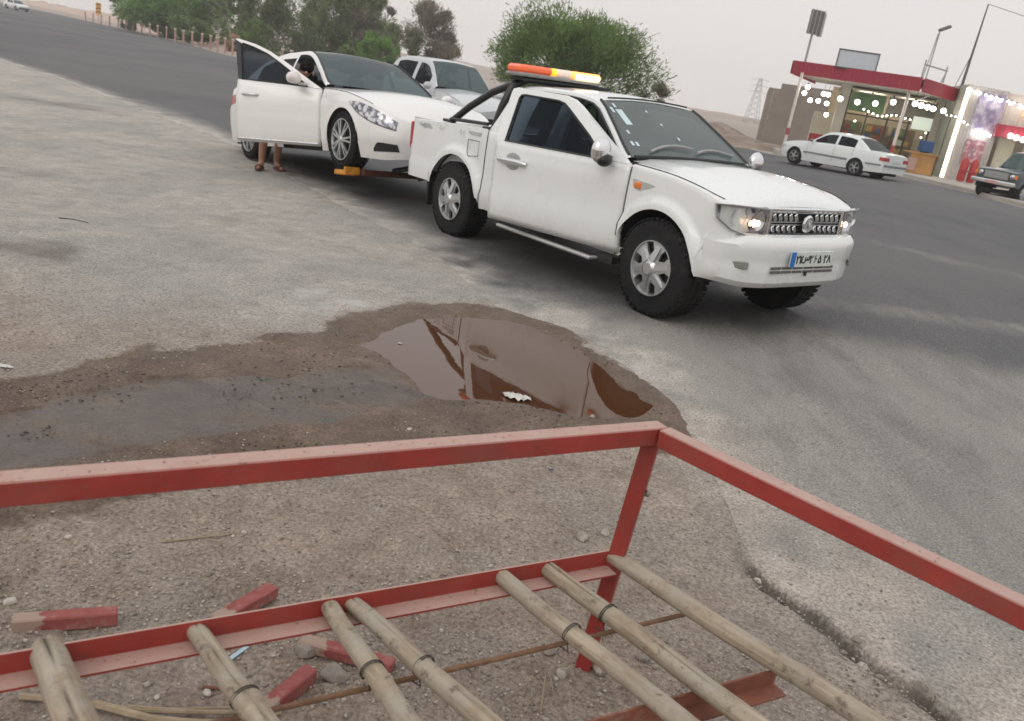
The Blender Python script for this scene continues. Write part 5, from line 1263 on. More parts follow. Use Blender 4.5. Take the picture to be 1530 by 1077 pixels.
log((905, 824), (1305, 1082), [.0245, .026, .027, .027, .028], .392, 9, .25, ext=1.3, knots=((.28, 1.3, .004), (.6, 2., .004)))

# ------------------------------------------------------------------ loose things on the ground
blockm = NT('painted_timber'); bc_ = blockm.ramp(blockm.noise(12, 5, .7, vec=blockm.obj()), [(.3, (.21, .042, .038)), (.65, (.32, .095, .082))])
sq_ = blockm.n('ShaderNodeSeparateXYZ'); blockm.l(blockm.obj(), sq_.inputs[0])
bf = blockm.math('ADD', blockm.math('MULTIPLY', sq_.outputs['X'], -7.), blockm.math('MULTIPLY', blockm.noise(18, 5, .7, vec=blockm.obj()), 1.2))
bc_ = blockm.mix(blockm.ramp(bf, [(.95, 0.), (1.3, .85)]), bc_, (.33, .26, .20))
bc_ = blockm.mix(blockm.ramp(blockm.noise(30, 6, .75, vec=blockm.obj()), [(.52, 0.), (.68, .7)]), bc_, (.34, .22, .18)); blockm.set(Base_Color=bc_, Roughness=.8); blockm.bump(blockm.noise(60, 5, .7), .3, .004); blockm = blockm.m
def block(p0, p1, w_, h_, label, z=None):
    a, b = at(*p0, -.033 + h_), at(*p1, -.033 + h_); zz = max(ground_z(a[0], a[1]), ground_z(b[0], b[1]), ground_z(*((a + b) / 2)[:2])) + h_ - .006; a[2] = b[2] = zz
    c = (a + b) / 2; d = b - a; L_ = np.linalg.norm(d); m = MB(); m.box((0, 0, h_ / 2), (L_, w_, h_), bev=.004)
    r = random.Random(int(p0[0])); m.v = [(x + r.uniform(-.001, .001), y + r.uniform(-.0015, .0015), z_) for x, y, z_ in m.v]
    o = m.build('timber_offcut', blockm, None, 30); o.location = (c[0], c[1], zz - h_); o.rotation_euler = (0, 0, math.atan2(d[1], d[0]))
    return tag(o, label, 'offcut', 'red painted offcuts lying on the dirt')
block((18, 924), (176, 912), .045, .046, 'red painted square offcut with bare left end lying apart at the left edge')
block((322, 930), (408, 880), .050, .040, 'red painted offcut sticking out behind the front beam between the poles')
block((392, 1052), (466, 992), .048, .048, 'red painted offcut lying diagonally under the cot beside the second pole')
block((450, 953), (588, 990), .044, .036, 'pinkish red offcut lying under the close pair of poles')
def big_stone(px, py, rad, label, mat=rockm, flat=.6, seed=None):
    P = at(px, py, -.03); r = np.random.RandomState(int(px * 7 + py)); ico = MB(); ico.ball((0, 0, 0), 1, 10, 7); v = np.array(ico.v)
    nrm = 1 + .22 * np.sin(v[:, 0] * 3 + r.rand() * 6) * np.cos(v[:, 1] * 2.4 + r.rand() * 6) + .10 * r.randn(len(v)) * .7; v = v * nrm[:, None] * rad * np.array([1, .72 + .2 * r.rand(), flat])
    a = r.rand() * 6.28; v = v @ np.array([[math.cos(a), -math.sin(a), 0], [math.sin(a), math.cos(a), 0], [0, 0, 1]])
    me = bpy.data.meshes.new('stone'); me.from_pydata([tuple(q) for q in v], [], ico.f); finish(me, 28); o = link('stone', me, mat)
    gz_ = ground_z(P[0], P[1]) if not in_road(P[0], P[1]) else float(G(P[0], P[1])) + .008
    o.location = (P[0], P[1], gz_ + rad * flat * .45); return tag(o, label, 'stone', 'loose stones on the dirt')
palem = stone_mat('pale_stone', (.42, .38, .33), (.50, .46, .41))
for a in ((103, 806, .013, 'pale stone on the dirt above the left offcut', palem), (365, 797, .011, 'small pale stone at the tip of the dry frond stalk', palem), (348, 803, .008, 'tiny pale stone just left of the one at the frond stalk tip', palem), (530, 703, .012, 'pale stone just below the left top rail', palem), (765, 733, .016, 'grey stone below the rail in front of the puddle', rockm),
          (627, 801, .013, 'grey stone on the bare dirt above the close pair of poles', rockm), (500, 794, .011, 'flat stone left of the grey one above the close pair of poles', rockm), (612, 641, .013, 'pale flat stone on the damp strip above the top rail', palem), (886, 619, .017, 'wet grey stone at the lower rim of the puddle', rockm),
          (1293, 984, .026, 'largest pale stone in the broken gutter', palem), (1278, 958, .018, 'brownish stone just above the largest gutter stone', rockm), (1135, 858, .015, 'pale stone at the upper end of the broken gutter', palem), (1318, 1003, .016, 'flat stone below right of the largest gutter stone', rockm), (1262, 972, .012, 'small stone left of the largest gutter stone', rockm),
          (960, 985, .022, 'rounded stone between the two right hand poles', rockm), (15, 899, .018, 'pale stone at the left edge above the offcut', palem), (470, 581, .014, 'dark wet clod standing on the grey mud', mudm), (458, 972, .040, 'grey slab of broken concrete leaning on the pinkish offcut', rockm),
          (500, 1012, .042, 'flat grey stone half buried under the close pair of poles', rockm), (870, 803, .030, 'lump of pale dirt left of the corner post', pebm), (905, 795, .022, 'smaller lump of dirt touching the corner post', pebm), (820, 975, .024, 'dirt lump right of the rod under the fifth pole', pebm), (895, 1003, .030, 'dirt lump banked against the foot of the corner post', pebm), (840, 1010, .026, 'dirt lump left of the post foot', pebm),
          (310, 1035, .014, 'pale stone under the second pole', palem), (235, 1040, .010, 'pale pebble between the two leftmost poles', palem)):
    big_stone(*a)
# litter
litm = M('white_litter', (.62, .61, .57), .8, var=.12)
def litter(px, py, s, label, n=9, mat=litm, name='paper_scrap'):
    P = at(px, py, -.03); r = np.random.RandomState(int(px)); V_ = []; F_ = []
    for i in range(n):
        for j in range(n):
            u, v = i / (n - 1) - .5, j / (n - 1) - .5; rr_ = .5 * (1 + .35 * r.rand()); a_ = math.atan2(v, u); k_ = max(abs(u), abs(v)) * 2; V_.append((s * rr_ * k_ * math.cos(a_) * (1 + .25 * math.sin(3 * a_)), s * rr_ * k_ * .5 * math.sin(a_) + .12 * s * u, s * (.16 * r.rand() + .10 * (1 - k_))))
    F_ = [(i * n + j, (i + 1) * n + j, (i + 1) * n + j + 1, i * n + j + 1) for i in range(n - 1) for j in range(n - 1)]
    me = bpy.data.meshes.new(name); me.from_pydata(V_, [], F_); finish(me, 30); o = link(name, me, mat); sm = o.modifiers.new('s', 'SOLIDIFY'); sm.thickness = .001
    o.location = (P[0], P[1], max(ground_z(P[0], P[1]), wl) + .004); o.rotation_euler = (0, 0, -.25); return tag(o, label, 'litter')
litter(772, 592, .14, 'crumpled white rag lying in the puddle near its lower rim')
litter(8, 549, .06, 'white paper scrap on the gravel at the left edge')
litter(598, 510, .025, 'tiny white scrap floating on the left part of the puddle', 5)
litter(823, 701, .02, 'tiny dark blue plastic scrap on the dirt below the rail', 5, M('blue_plastic', (.02, .02, .09), .5))
litter(1062, 585, .05, 'white flake on the hard ground right of the puddle', 6)
m = MB(); P = at(356, 978, -.02); m.box((0, 0, .002), (.075, .014, .003), bev=.001); o = m.build('plastic_strip', M('pale_blue', (.36, .50, .56), .5)); o.location = (P[0], P[1], ground_z(P[0], P[1]) + .006); o.rotation_euler = (0, .05, 1.2); tag(o, 'pale blue plastic strip on the dirt beside the second pole', 'litter')
straw = M('dry_stalk', (.30, .235, .155), .85, var=.3, vscale=14)
def stalk(pts, r, label, name='dry_stalk', mat=straw):
    q = []
    for (a, b, h_) in pts:
        P = at(a, b, -.02); q.append((P[0], P[1], ground_z(P[0], P[1]) + h_))
    q = [tuple(v) for v in smooth(np.array(q), np.linspace(0, len(q) - 1.0001, 14))]
    o0 = q[0]; m = MB(); m.tube([(x - o0[0], y - o0[1], z - o0[2]) for x, y, z in q], [r * (1 - .5 * k / 13) for k in range(14)], 6); o = m.build(name, mat); o.location = o0; return tag(o, label, 'stalk')
stalk([(30, 1037, .008), (100, 1043, .012), (200, 1058, .014), (300, 1066, .014), (380, 1062, .01)], .010, 'thick dry palm stalk lying under the two leftmost poles')
stalk([(140, 1047, .01), (230, 1072, .014), (330, 1078, .012), (420, 1070, .01)], .012, 'second dry palm stalk nearest the bottom edge')
stalk([(190, 1055, .02), (260, 1062, .022), (350, 1058, .02)], .005, 'thin dry stalk resting on the thick palm stalks')
stalk([(243, 808, .004), (300, 802, .006), (352, 796, .004)], .004, 'dry frond stalk lying on the open dirt above the second pole')
stalk([(757, 1043, .006), (785, 1025, .014), (812, 1006, .008)], .0025, 'thin straw bent on the dirt between the middle poles', 'straw')
stalk([(808, 1062, .006), (812, 1030, .012), (816, 1002, .008)], .003, 'upright-looking straw beside the bent one', 'straw')
stalk([(830, 1050, .006), (824, 1025, .012), (818, 1002, .01)], .002, 'thinnest straw crossing the other two', 'straw')
stalk([(303, 1022, .006), (340, 1026, .006)], .006, 'short reddish twig poking out left of the second pole', 'twig', M('red_twig', (.17, .07, .045), .8))
stalk([(88, 312, .004), (110, 315, .006), (132, 320, .003)], .006, 'small dark twig on the gravel at the left', 'twig', M('dark_twig', (.10, .085, .07), .8))

# ================================================================== BACKGROUND
def wall(name, p0, p1, z0, z1, th, mat, parent=None, off=0.):
    """upright slab between two ground points, built in world space"""
    a, b = np.array(p0[:2], float), np.array(p1[:2], float); d = (b - a) / np.linalg.norm(b - a); n = np.array([-d[1], d[0]])
    if n[1] < 0: n = -n
    a = a + n * off; b = b + n * off; q = [a, b, b + n * th, a + n * th]
    m = MB(); m.prism([(x, y, z0) for x, y in q], (0, 0, z1 - z0)); o = m.build(name, mat, None, 20)
    if parent: o.parent = parent; o.matrix_parent_inverse = Matrix.Translation(-Vector(parent.location))
    return o
def part_w(m, name, mat, parent, ang=30):
    o = m.build(name, mat, None, ang); o.parent = parent; o.matrix_parent_inverse = Matrix.Translation(-Vector(parent.location)); return o
def xy(px, py, Y): return aty(px, py, Y)[:2]
concm = M('concrete', (.36, .34, .31), .85, var=.15, vscale=2, bump=.2); plaster = M('plaster', (.52, .49, .42), .85, var=.1, vscale=1.5)
maroon = M('maroon_sheet', (.30, .022, .042), .5, var=.08); greyshe = M('grey_sheet', (.30, .31, .30), .5, var=.12); tan = M('ruin_block', (.235, .20, .175), .95, var=.15, vscale=1.2, bump=.4, bscale=6)
postm = M('post_white', (.62, .58, .52), .5, var=.1)
# forecourt slab
fc = [atg(1158, 231), atg(1260, 246), atg(1340, 261), atg(1446, 287), atg(1530, 310), atg(1650, 338)]
fcp_ = [(float(p[0]), float(p[1])) for p in fc] + [(60, 36), (60, 75), (22, 75), (11.5, 46)]
m = MB(); m.prism([(x, y, .10) for x, y in fcp_], (0, 0, .47)); fco = m.build('forecourt', M('paving', (.36, .33, .29), .85, var=.15, vscale=.7, bump=.2), None, 20); tag(fco, kind='structure')
# canopy shop
A_, B_, C_ = np.array([10.62, 42.17]), np.array([15.65, 39.66]), np.array([18.86, 43.02]); ey = np.array([.446, .895])
BX = (13.5, 44.0, .57); shop = empty('canopy_shop', BX, label='lit roadside shop with a flat dark red canopy on white posts', cat='shop')
outline = [A_, B_, C_, C_ + ey * 4, A_ + ey * 6.5]
m = MB(); m.prism([(q[0], q[1], 4.12) for q in outline], (0, 0, .08)); part_w(m, 'soffit', M('soffit_white', (.5, .48, .43), .7, var=.08), shop)
for a, b in ((A_, B_), (B_, C_), (C_, C_ + ey * 4), (A_ + ey * 6.5, A_)):
    L_ = np.linalg.norm(b - a); n_ = max(4, int(L_ / .09)); d = (b - a) / L_; nn = np.array([d[1], -d[0]]); m = MB()
    for k in range(n_ + 1):
        o_ = .0 if k % 2 else .035; p = a + d * L_ * k / n_ + nn * (.03 + o_); m.v += [(p[0], p[1], 4.02), (p[0], p[1], 4.60)]
    for k in range(n_): m.f.append((2 * k, 2 * k + 2, 2 * k + 3, 2 * k + 1))
    part_w(m, 'fascia', maroon, shop, 0)
m = MB(); m.prism([(q[0], q[1], 4.50) for q in outline], (0, 0, .05)); part_w(m, 'roof', greyshe, shop)
for (px, py, Y_) in ((1186, 160, 41.9), (1346, 180, 40.6)):
    p = xy(px, py, Y_); m = MB(); m.tube([(p[0], p[1], .57), (p[0], p[1], 4.12)], .075, 10); po = part_w(m, 'post', postm, shop, 60)
    m = MB(); m.tube([(p[0], p[1], 1.3), (p[0], p[1], 1.62)], .079, 10); ob = part_w(m, 'red_band', M('band_red', (.35, .05, .05), .5), shop)
# shop walls
W0, W1 = xy(1250, 160, 45.5), xy(1398, 200, 44.5); wd = (W1 - W0) / np.linalg.norm(W1 - W0); WL = np.linalg.norm(W1 - W0)
wallp = wall('pillar', W0, W0 + wd * .5, .57, 4.12, .4, plaster, shop)
wall('pillar', W1 - wd * .35, W1, .57, 4.12, .4, plaster, shop)
s0_, s1_ = W0 + wd * .5, W1 - wd * .35; SLn = np.linalg.norm(s1_ - s0_)
framem = M('mullion_dark', (.04, .03, .025), .5); shopglass = tinted('shop_glass', (.85, .88, .85), body=.05, base=(.3, .3, .3))
for k in range(5):
    a = s0_ + wd * SLn * k / 4; m = MB(); p = a; wall('mullion', p - wd * .035, p + wd * .035, .57, 3.95, .08, framem, shop, -.02)
wall('transom', s0_, s1_, 2.75, 2.83, .06, framem, shop, -.01); wall('transom', s0_, s1_, .57, .75, .06, framem, shop, -.01)
for k in range(4):
    a, b = s0_ + wd * (SLn * k / 4 + .04), s0_ + wd * (SLn * (k + 1) / 4 - .04); wall('window_pane', a, b, .76, 2.74, .012, shopglass, shop, .02)
wall('sign_panel', s0_ + wd * .05, s0_ + wd * SLn * .42, 2.95, 3.85, .06, M('sign_green', (.10, .19, .08), .5, var=.35, vscale=1.5), shop, -.12)
wall('sign_panel', s0_ + wd * SLn * .45, s1_, 2.95, 3.85, .06, M('sign_grey', (.20, .19, .15), .6, var=.3, vscale=1.2), shop, -.10)
wall('lit_sign', s0_ + wd * SLn * .78, s0_ + wd * SLn * 1.0, 2.55, 3.15, .06, M('lit_panel', (.6, .65, .58), .5, emit=(.75, .85, .7), es=.5, var=.05), shop, -.22)
n3 = np.array([-wd[1], wd[0]]);
if n3[1] < 0: n3 = -n3
wall('back_wall', s0_ + n3 * 3.2 - wd * .6, s1_ + n3 * 3.2 + wd * .6, .57, 4.1, .15, M('shop_beige', (.55, .45, .32), .8, var=.2, vscale=1), shop)
m = MB(); q = [s0_ - wd * .4, s1_ + wd * .4, s1_ + wd * .4 + n3 * 3.2, s0_ - wd * .4 + n3 * 3.2]; m.prism([(a[0], a[1], .575) for a in q], (0, 0, .02)); part_w(m, 'shop_floor', concm, shop)
m = MB(); m.prism([(a[0], a[1], 3.98) for a in q], (0, 0, .05)); part_w(m, 'ceiling', plaster, shop)
goods = [M('goods_' + n_, c, .6, var=.2) for n_, c in (('brown', (.24, .12, .05)), ('yellow', (.55, .36, .08)), ('red', (.4, .06, .05)), ('white', (.6, .6, .55)), ('green', (.1, .25, .1)), ('blue', (.06, .12, .35)))]
r_ = random.Random(4)
for k in range(3):
    c0 = s0_ + wd * SLn * (k + .1) / 3 + n3 * 2.5; c1 = s0_ + wd * SLn * (k + .9) / 3 + n3 * 2.5
    sh_ = wall('shelf', c0, c1, .6, 2.5, .35, M('shelf_wood', (.22, .15, .09), .7), shop)
    for zz in (.75, 1.2, 1.65, 2.1):
        x_ = 0.; Lc = np.linalg.norm(c1 - c0)
        while x_ < Lc - .3:
            w_ = r_.uniform(.14, .3); h_ = r_.uniform(.18, .36); wall('goods_box', c0 + wd * x_, c0 + wd * (x_ + w_), zz, zz + h_, .12, r_.choice(goods), shop, -.14); x_ += w_ + .03
tube_l = M('tube_light', (1, 1, 1), .5, var=0, emit=(1, .90, .72), es=32)
for k in range(2):
    a = s0_ + wd * SLn * (.15 + .5 * k) + n3 * 1.4; b = a + wd * SLn * .28; m = MB(); m.tube([(a[0], a[1], 3.85), (b[0], b[1], 3.85)], .05, 8); part_w(m, 'tube_lamp', tube_l, shop, 60)
# low red and beige wall left of the pillar
L0, L1 = xy(1212, 190, 47.5), xy(1252, 190, 47.5)
lw = wall('side_wall', L0, L1, .57, 2.7, .2, M('wall_beige', (.50, .46, .37), .8, var=.1), shop); wall('red_dado', L0, L1, .57, 1.55, .03, M('dado_red', (.36, .03, .045), .6, var=.1), shop, -.04)
# annex with the light strip on its edge
E0 = xy(1425, 200, 41.0); E1 = xy(1484, 215, 41.4)
annex = empty('annex_building', (float(E0[0]), float(E0[1]), .57), label='grey sheet clad annex with a bright vertical light strip on its left edge', cat='building')
def corr(name, a, b, z0, z1, mat, parent, step=.07, dep=.02):
    a, b = np.array(a, float), np.array(b, float); L_ = np.linalg.norm(b - a); d = (b - a) / L_; nn = np.array([d[1], -d[0]]); n_ = int(L_ / step); m = MB()
    if nn[1] > 0: nn = -nn
    for k in range(n_ + 1):
        p = a + d * L_ * k / n_ + nn * (dep if k % 2 else 0.); m.v += [(p[0], p[1], z0), (p[0], p[1], z1)]
    for k in range(n_): m.f.append((2 * k, 2 * k + 2, 2 * k + 3, 2 * k + 1))
    o = part_w(m, name, mat, parent, 0); sm = o.modifiers.new('s', 'SOLIDIFY'); sm.thickness = .03; return o
corr('side_cladding', W1, E0, .57, 4.75, M('clad_green', (.33, .33, .27), .6, var=.12, vscale=1), annex)
corr('front_cladding', E0, E1, .57, 4.75, M('clad_grey', (.42, .39, .37), .6, var=.1, vscale=1), annex)
ed = (E1 - E0) / np.linalg.norm(E1 - E0); EL = np.linalg.norm(E1 - E0)
m = MB(); m.box((E0[0] - .03, E0[1] - .06, 2.60), (.05, .05, 4.0)); part_w(m, 'light_strip', M('strip_light', (1, .95, .8), .5, var=0, emit=(1, .86, .58), es=4.5), annex)
m = MB(); m.box((E0[0] + .08, E0[1] - .06, 2.60), (.04, .04, 4.0)); part_w(m, 'light_strip', MATS['strip_light'], annex)
pur = NT('poster_purple'); pn = pur.noise(2.2, 5, .6); pur.set(Base_Color=pur.ramp(pn, [(.35, (.55, .52, .56)), (.5, (.30, .25, .38)), (.62, (.16, .14, .24)), (.75, (.5, .36, .42))]), Roughness=.5)
red_p = NT('poster_red'); pn = red_p.noise(3.2, 4, .6); red_p.set(Base_Color=red_p.ramp(pn, [(.38, (.6, .56, .56)), (.5, (.5, .2, .24)), (.6, (.25, .12, .16)), (.72, (.6, .6, .62))]), Roughness=.5)
wall('poster', E0 + ed * EL * .30, E0 + ed * EL * .95, 2.95, 4.55, .03, pur.m, annex, -.07)
wall('poster', E0 + ed * EL * .34, E0 + ed * EL * .80, 1.35, 2.45, .03, red_p.m, annex, -.07)
a = E0 + ed * EL * .42; b = E0 + ed * EL * .82; m = MB(); m.tube([(a[0], a[1] - .15, 2.78), (b[0], b[1] - .15, 2.74)], .06, 8); part_w(m, 'tube_lamp', M('tube_white', (1, 1, 1), .5, var=0, emit=(.95, .97, 1), es=12), annex, 60)
# second shop to the right
F0, F1 = xy(1482, 215, 41.6), xy(1640, 250, 40.0); fd = (F1 - F0) / np.linalg.norm(F1 - F0); FL = np.linalg.norm(F1 - F0)
shop2 = empty('second_shop', (float(F0[0]), float(F0[1]), .57), label='second shop at the right edge with pale fascia with a painted glow and a red awning beam', cat='shop')
corr('fascia', F0, F1, 3.35, 4.7, M('fascia_pale_glow', (.50, .45, .40), .6, var=.08, vscale=.8, emit=(1, .8, .6), es=.05), shop2, .10, .03)  # faint warm glow put into the sheet itself, which is no lamp
wall('awning_beam', F0 + fd * -.1, F1, 2.75, 3.3, .9, maroon, shop2, -1.1)
wall('column', F0 + fd * .25, F0 + fd * .95, .57, 3.3, .3, M('column_cream', (.58, .56, .42), .8, var=.08), shop2, .2)
wall('column', F0 + fd * 1.35, F0 + fd * 1.8, .57, 3.3, .3, MATS['column_cream'], shop2, .2)
wall('back_wall', F0, F1, .57, 3.35, .2, M('shop2_wall', (.36, .31, .25), .8, var=.15, vscale=1), shop2, 1.4)
wall('window_pane', F0 + fd * 2.2, F0 + fd * 3.4, 1.3, 2.5, .02, M('dim_window', (.06, .055, .05), .2), shop2, 1.36)
wall('dark_locker', F0 + fd * .6, F0 + fd * 1.2, .57, 1.5, .4, M('locker', (.10, .10, .09), .6), shop2, -.5)
a = F0 + fd * 1.1; st = MB(); n_ = 9
pts = []
for k in range(2 * n_):
    r0_ = .34 if k % 2 == 0 else .20; th = PI * k / n_; pts.append((a[0] + fd[0] * r0_ * math.cos(th), a[1] - .12 + fd[1] * r0_ * math.cos(th), 3.95 + r0_ * math.sin(th)))
st.prism(pts, (0, .06, 0)); part_w(st, 'orange_star', M('star_light', (1, .5, .1), .5, var=0, emit=(1, .42, .06), es=1.8), shop2)
# bulbs on the shops
ORD = ('first', 'second', 'third', 'fourth', 'fifth', 'sixth', 'seventh', 'eighth', 'ninth', 'tenth', 'eleventh', 'twelfth', 'thirteenth', 'fourteenth', 'fifteenth', 'sixteenth', 'seventeenth', 'eighteenth', 'nineteenth', 'twentieth', 'twenty-first', 'twenty-second')
def bulb(px, py, Y_, label, group, r=.105, top=None):
    P = aty(px, py, Y_); o = empty('hanging_bulb', tuple(float(v) for v in P), label=label, cat='light bulb', group=group)
    if 'bulb_me' not in MATS:
        m = MB(); m.ball((0, 0, 0), 1., 12, 8); me = bpy.data.meshes.new('globe'); me.from_pydata(m.v, [], m.f); finish(me, 180); me.materials.append(bulbm); MATS['bulb_me'] = me
        m = MB(); m.lathe([(0, 1.7), (.35, 1.7), (.4, .85), (0, .85)], 8, 'z'); me = bpy.data.meshes.new('socket'); me.from_pydata(m.v, [], m.f); finish(me); me.materials.append(black_pl); MATS['sock_me'] = me
        m = MB(); m.tube([(0, 0, 1.7), (0, 0, 4.2)], .06, 5); me = bpy.data.meshes.new('cord'); me.from_pydata(m.v, [], m.f); me.materials.append(black_pl); MATS['cord_me'] = me
    for nm, k in (('globe', 'bulb_me'), ('socket', 'sock_me'), ('cord', 'cord_me')):
        c = link(nm, MATS[k], None, o); c.scale = (r, r, r)
    return o
z4 = lambda x, y: (1130 + x / 3.475, y / 3.475)
CLU = ('topmost white bulb', 'leftmost white bulb', 'low left white bulb', 'middle white bulb of the lower row', 'left bulb of the touching pair', 'right bulb of the touching pair', 'white bulb just above the lowest', 'lowest white bulb')
for i, (x, y, Y_) in enumerate(((268, 452, 41.6), (250, 482, 42.2), (280, 520, 43.6), (322, 523, 44.2), (350, 487, 42.4), (374, 490, 43.), (365, 537, 44.6), (363, 595, 46.))):
    bulb(*z4(x, y), Y_, CLU[i] + ' in the cluster under the left canopy end', 'bulbs under the left end of the canopy')
for i, (x, y, Y_) in enumerate(((437, 512, 41.7), (525, 530, 41.4), (618, 537, 41.1), (711, 530, 40.8))):
    bulb(*z4(x, y), Y_, ORD[i] + ' bulb from the left in the spaced row between the canopy posts', 'bulb row between the canopy posts', .115)
for i, (x, y, Y_) in enumerate(((825, 538, 40.6), (857, 547, 40.9), (890, 556, 41.2), (918, 565, 41.5), (972, 575, 42.))):
    bulb(*z4(x, y), Y_, ORD[i] + ' bulb from the left in the close row under the right canopy end', 'bulbs under the right end of the canopy', .115)
for i, (x, y) in enumerate(((1112, 468), (1160, 482), (1222, 508), (1268, 522), (1322, 538), (1372, 550), (1388, 556))):
    bulb(*z4(x, y), 41.0, ORD[i] + ' bulb from the left along the annex and second shop roof edge', 'bulbs along the roof edge', .07)
for i, (x, y) in enumerate(((1320, 705), (1350, 715), (1385, 725), (1420, 735))):
    bulb(*z4(x, y), 40.0, ORD[i] + ' bulb from the left under the red awning', 'bulbs under the red awning', .115)
INS = ('upper left', 'second upper', 'third upper', 'upper right', 'lower left', 'middle', 'lower', 'lower right')
for i, (x, y, Y_) in enumerate(((560, 578, 47.5), (610, 585, 47.5), (675, 580, 47.5), (712, 575, 47.), (512, 628, 46.6), (785, 612, 46.), (855, 714, 46.4), (880, 690, 46.4))):
    bulb(*z4(x, y), Y_, INS[i] + ' tiny lamp inside the lit canopy shop', 'small lamps inside the shop', .04)
def sparkle_string(pts, n, label, r=.035):  # added strings standing for small sparkles and reflections on the shops
    o = empty('sparkle_string', tuple(float(v) for v in pts[0]), label=label, cat='sparkle lights'); q = [tuple(p - pts[0]) for p in pts]; m = MB(); m.tube(q, .012, 5); m.build('cable', black_pl, o)
    for k in range(n):
        f_ = k / (n - 1) * (len(q) - 1); i_ = min(int(f_), len(q) - 2); p = np.array(q[i_]) * (1 - f_ + i_) + np.array(q[i_ + 1]) * (f_ - i_); c = link('sparkle_bulb', MATS['bulb_me'], None, o); c.location = (p[0], p[1], p[2] - .06); c.scale = (r, r, r)
sparkle_string([aty(*z4(560, 560), 44.5), aty(*z4(640, 598), 44.6), aty(*z4(720, 590), 44.4), aty(*z4(800, 615), 44.2)], 11, 'added string of tiny sparkle lamps sagging before the shop windows under the canopy')
sparkle_string([aty(*z4(1110, 462), 40.8), aty(*z4(1250, 500), 40.7), aty(*z4(1400, 545), 40.4), aty(*z4(1500, 580), 40.2)], 16, 'added string of tiny sparkle lamps along the roof edge of the annex', .04)
sparkle_string([aty(*z4(990, 590), 41.5), aty(*z4(1050, 600), 41.2), aty(*z4(1100, 640), 40.9)], 6, 'added short string of tiny sparkle lamps at the left edge of the annex', .03)
# roof furniture
def top_item(nm, px, py, Y_, **k): P = aty(px, py, Y_); return empty(nm, tuple(float(v) for v in P), **k), P
bb, P = top_item('billboard', 1281, 91, 41.0, label='small pale framed billboard standing on the red canopy', cat='billboard')
def local_box(o, nm, c, d, mat, rz=0., bev=0.): m = MB(); m.box(c, d, Matrix.Rotation(rz, 3, 'Z') if rz else None, bev); return m.build(nm, mat, o)
gm = M('galv_steel', (.34, .34, .33), .5, .4, var=.1); bbm = M('board_face', (.50, .54, .58), .5, var=.05)
bb.rotation_euler = (0, 0, -.25); local_box(bb, 'board', (0, 0, .02), (1.70, .06, .74), bbm)
for z_ in (-.36, .40): local_box(bb, 'frame_bar', (0, -.02, z_), (1.78, .08, .05), M('frame_dark', (.08, .08, .08), .5))
for x_ in (-.86, .86): local_box(bb, 'frame_bar', (x_, -.02, .02), (.05, .08, .72), MATS['frame_dark'])
for x_ in (-.5, .5): local_box(bb, 'leg', (x_, .05, -.42), (.05, .05, .30), gm)
sp_, P = top_item('sign_mast', 1208, 72, 47.0, label='tall pole with a slatted dark sign panel rising left of the canopy', cat='sign'); zb = P[2] - .57
m = MB(); m.tube([(0, 0, -zb), (0, 0, .9)], .06, 8); m.build('pole', gm, sp_, 60)
m = MB(); m.box((0, -.08, 1.25), (.80, .08, 1.15)); m.v = [(x, y, z) for x, y, z in m.v]; pn_ = m.build('panel', M('sign_back', (.15, .135, .13), .7, var=.2), sp_)
for k in range(4): local_box(sp_, 'slat', (-.36 + .24 * k, -.14, 1.25), (.05, .04, 1.2), gm)
local_box(sp_, 'side_panel', (.50, .1, 1.2), (.10, .30, 1.1), M('sign_light', (.42, .40, .38), .6), .0)
sp_.rotation_euler = (0, 0, .35)
fl_, P = top_item('flood_light', 1393, 85, 41.6, label='floodlight on a thin double pole above the corner of the canopy', cat='floodlight'); zb = P[2] - 4.55
m = MB(); m.tube([(0, 0, -zb), (.0, 0, 1.15)], .03, 6); m.build('pole', gm, fl_); m = MB(); m.tube([(-.16, 0, -zb), (-.04, 0, 1.0)], .02, 6); m.build('brace', gm, fl_)
m = MB(); m.box((.18, 0, 1.25), (.50, .3, .14), Matrix.Rotation(-.5, 3, 'Y'), .04); m.build('lamp_head', M('lamp_head_grey', (.12, .12, .12), .5), fl_)
rk, P = top_item('roof_rack', 1400, 108, 41.6, label='pipe rack standing on the canopy corner below the floodlight', cat='pipe rack')
m = MB(); m.tube([(-.65, 0, .25), (.45, 0, .12)], .035, 6); m.build('rail', gm, rk)
for x_, z_ in ((-.62, .25), (.40, .12)): m = MB(); m.tube([(x_, 0, -.4), (x_, 0, z_ + .2)], .035, 6); m.build('upright', gm, rk)
m = MB(); m.tube([(.42, 0, .1), (.15, -.1, -.9), (-.5, -.1, -1.3)], .03, 6); m.build('downpipe', gm, rk)
ms, P = top_item('leaning_mast', 1437, 128, 42.5, label='tall thin tapering pole with a wire at its tip, right of the canopy', cat='pole')
Pt = aty(1477, 6, 42.5); dv = Pt - P
m = MB(); m.tube([(0, 0, -3.6), (0, 0, -.3), (dv[0], 0, dv[2])], [.09, .075, .03], 8); m.build('pole', M('mast_grey', (.11, .11, .11), .6), ms, 60)
m = MB(); m.tube([(-.35, 0, -.3), (dv[0] * .4, 0, dv[2] * .4)], .015, 5); m.build('guy_wire', blackm, ms)
m = MB(); m.tube([(dv[0], 0, dv[2]), (dv[0] + 2, -.3, dv[2] - .35), (dv[0] + 5, -.8, dv[2] - .55), (dv[0] + 12, -2, dv[2] + .2)], .012, 5); m.build('wire', blackm, ms)
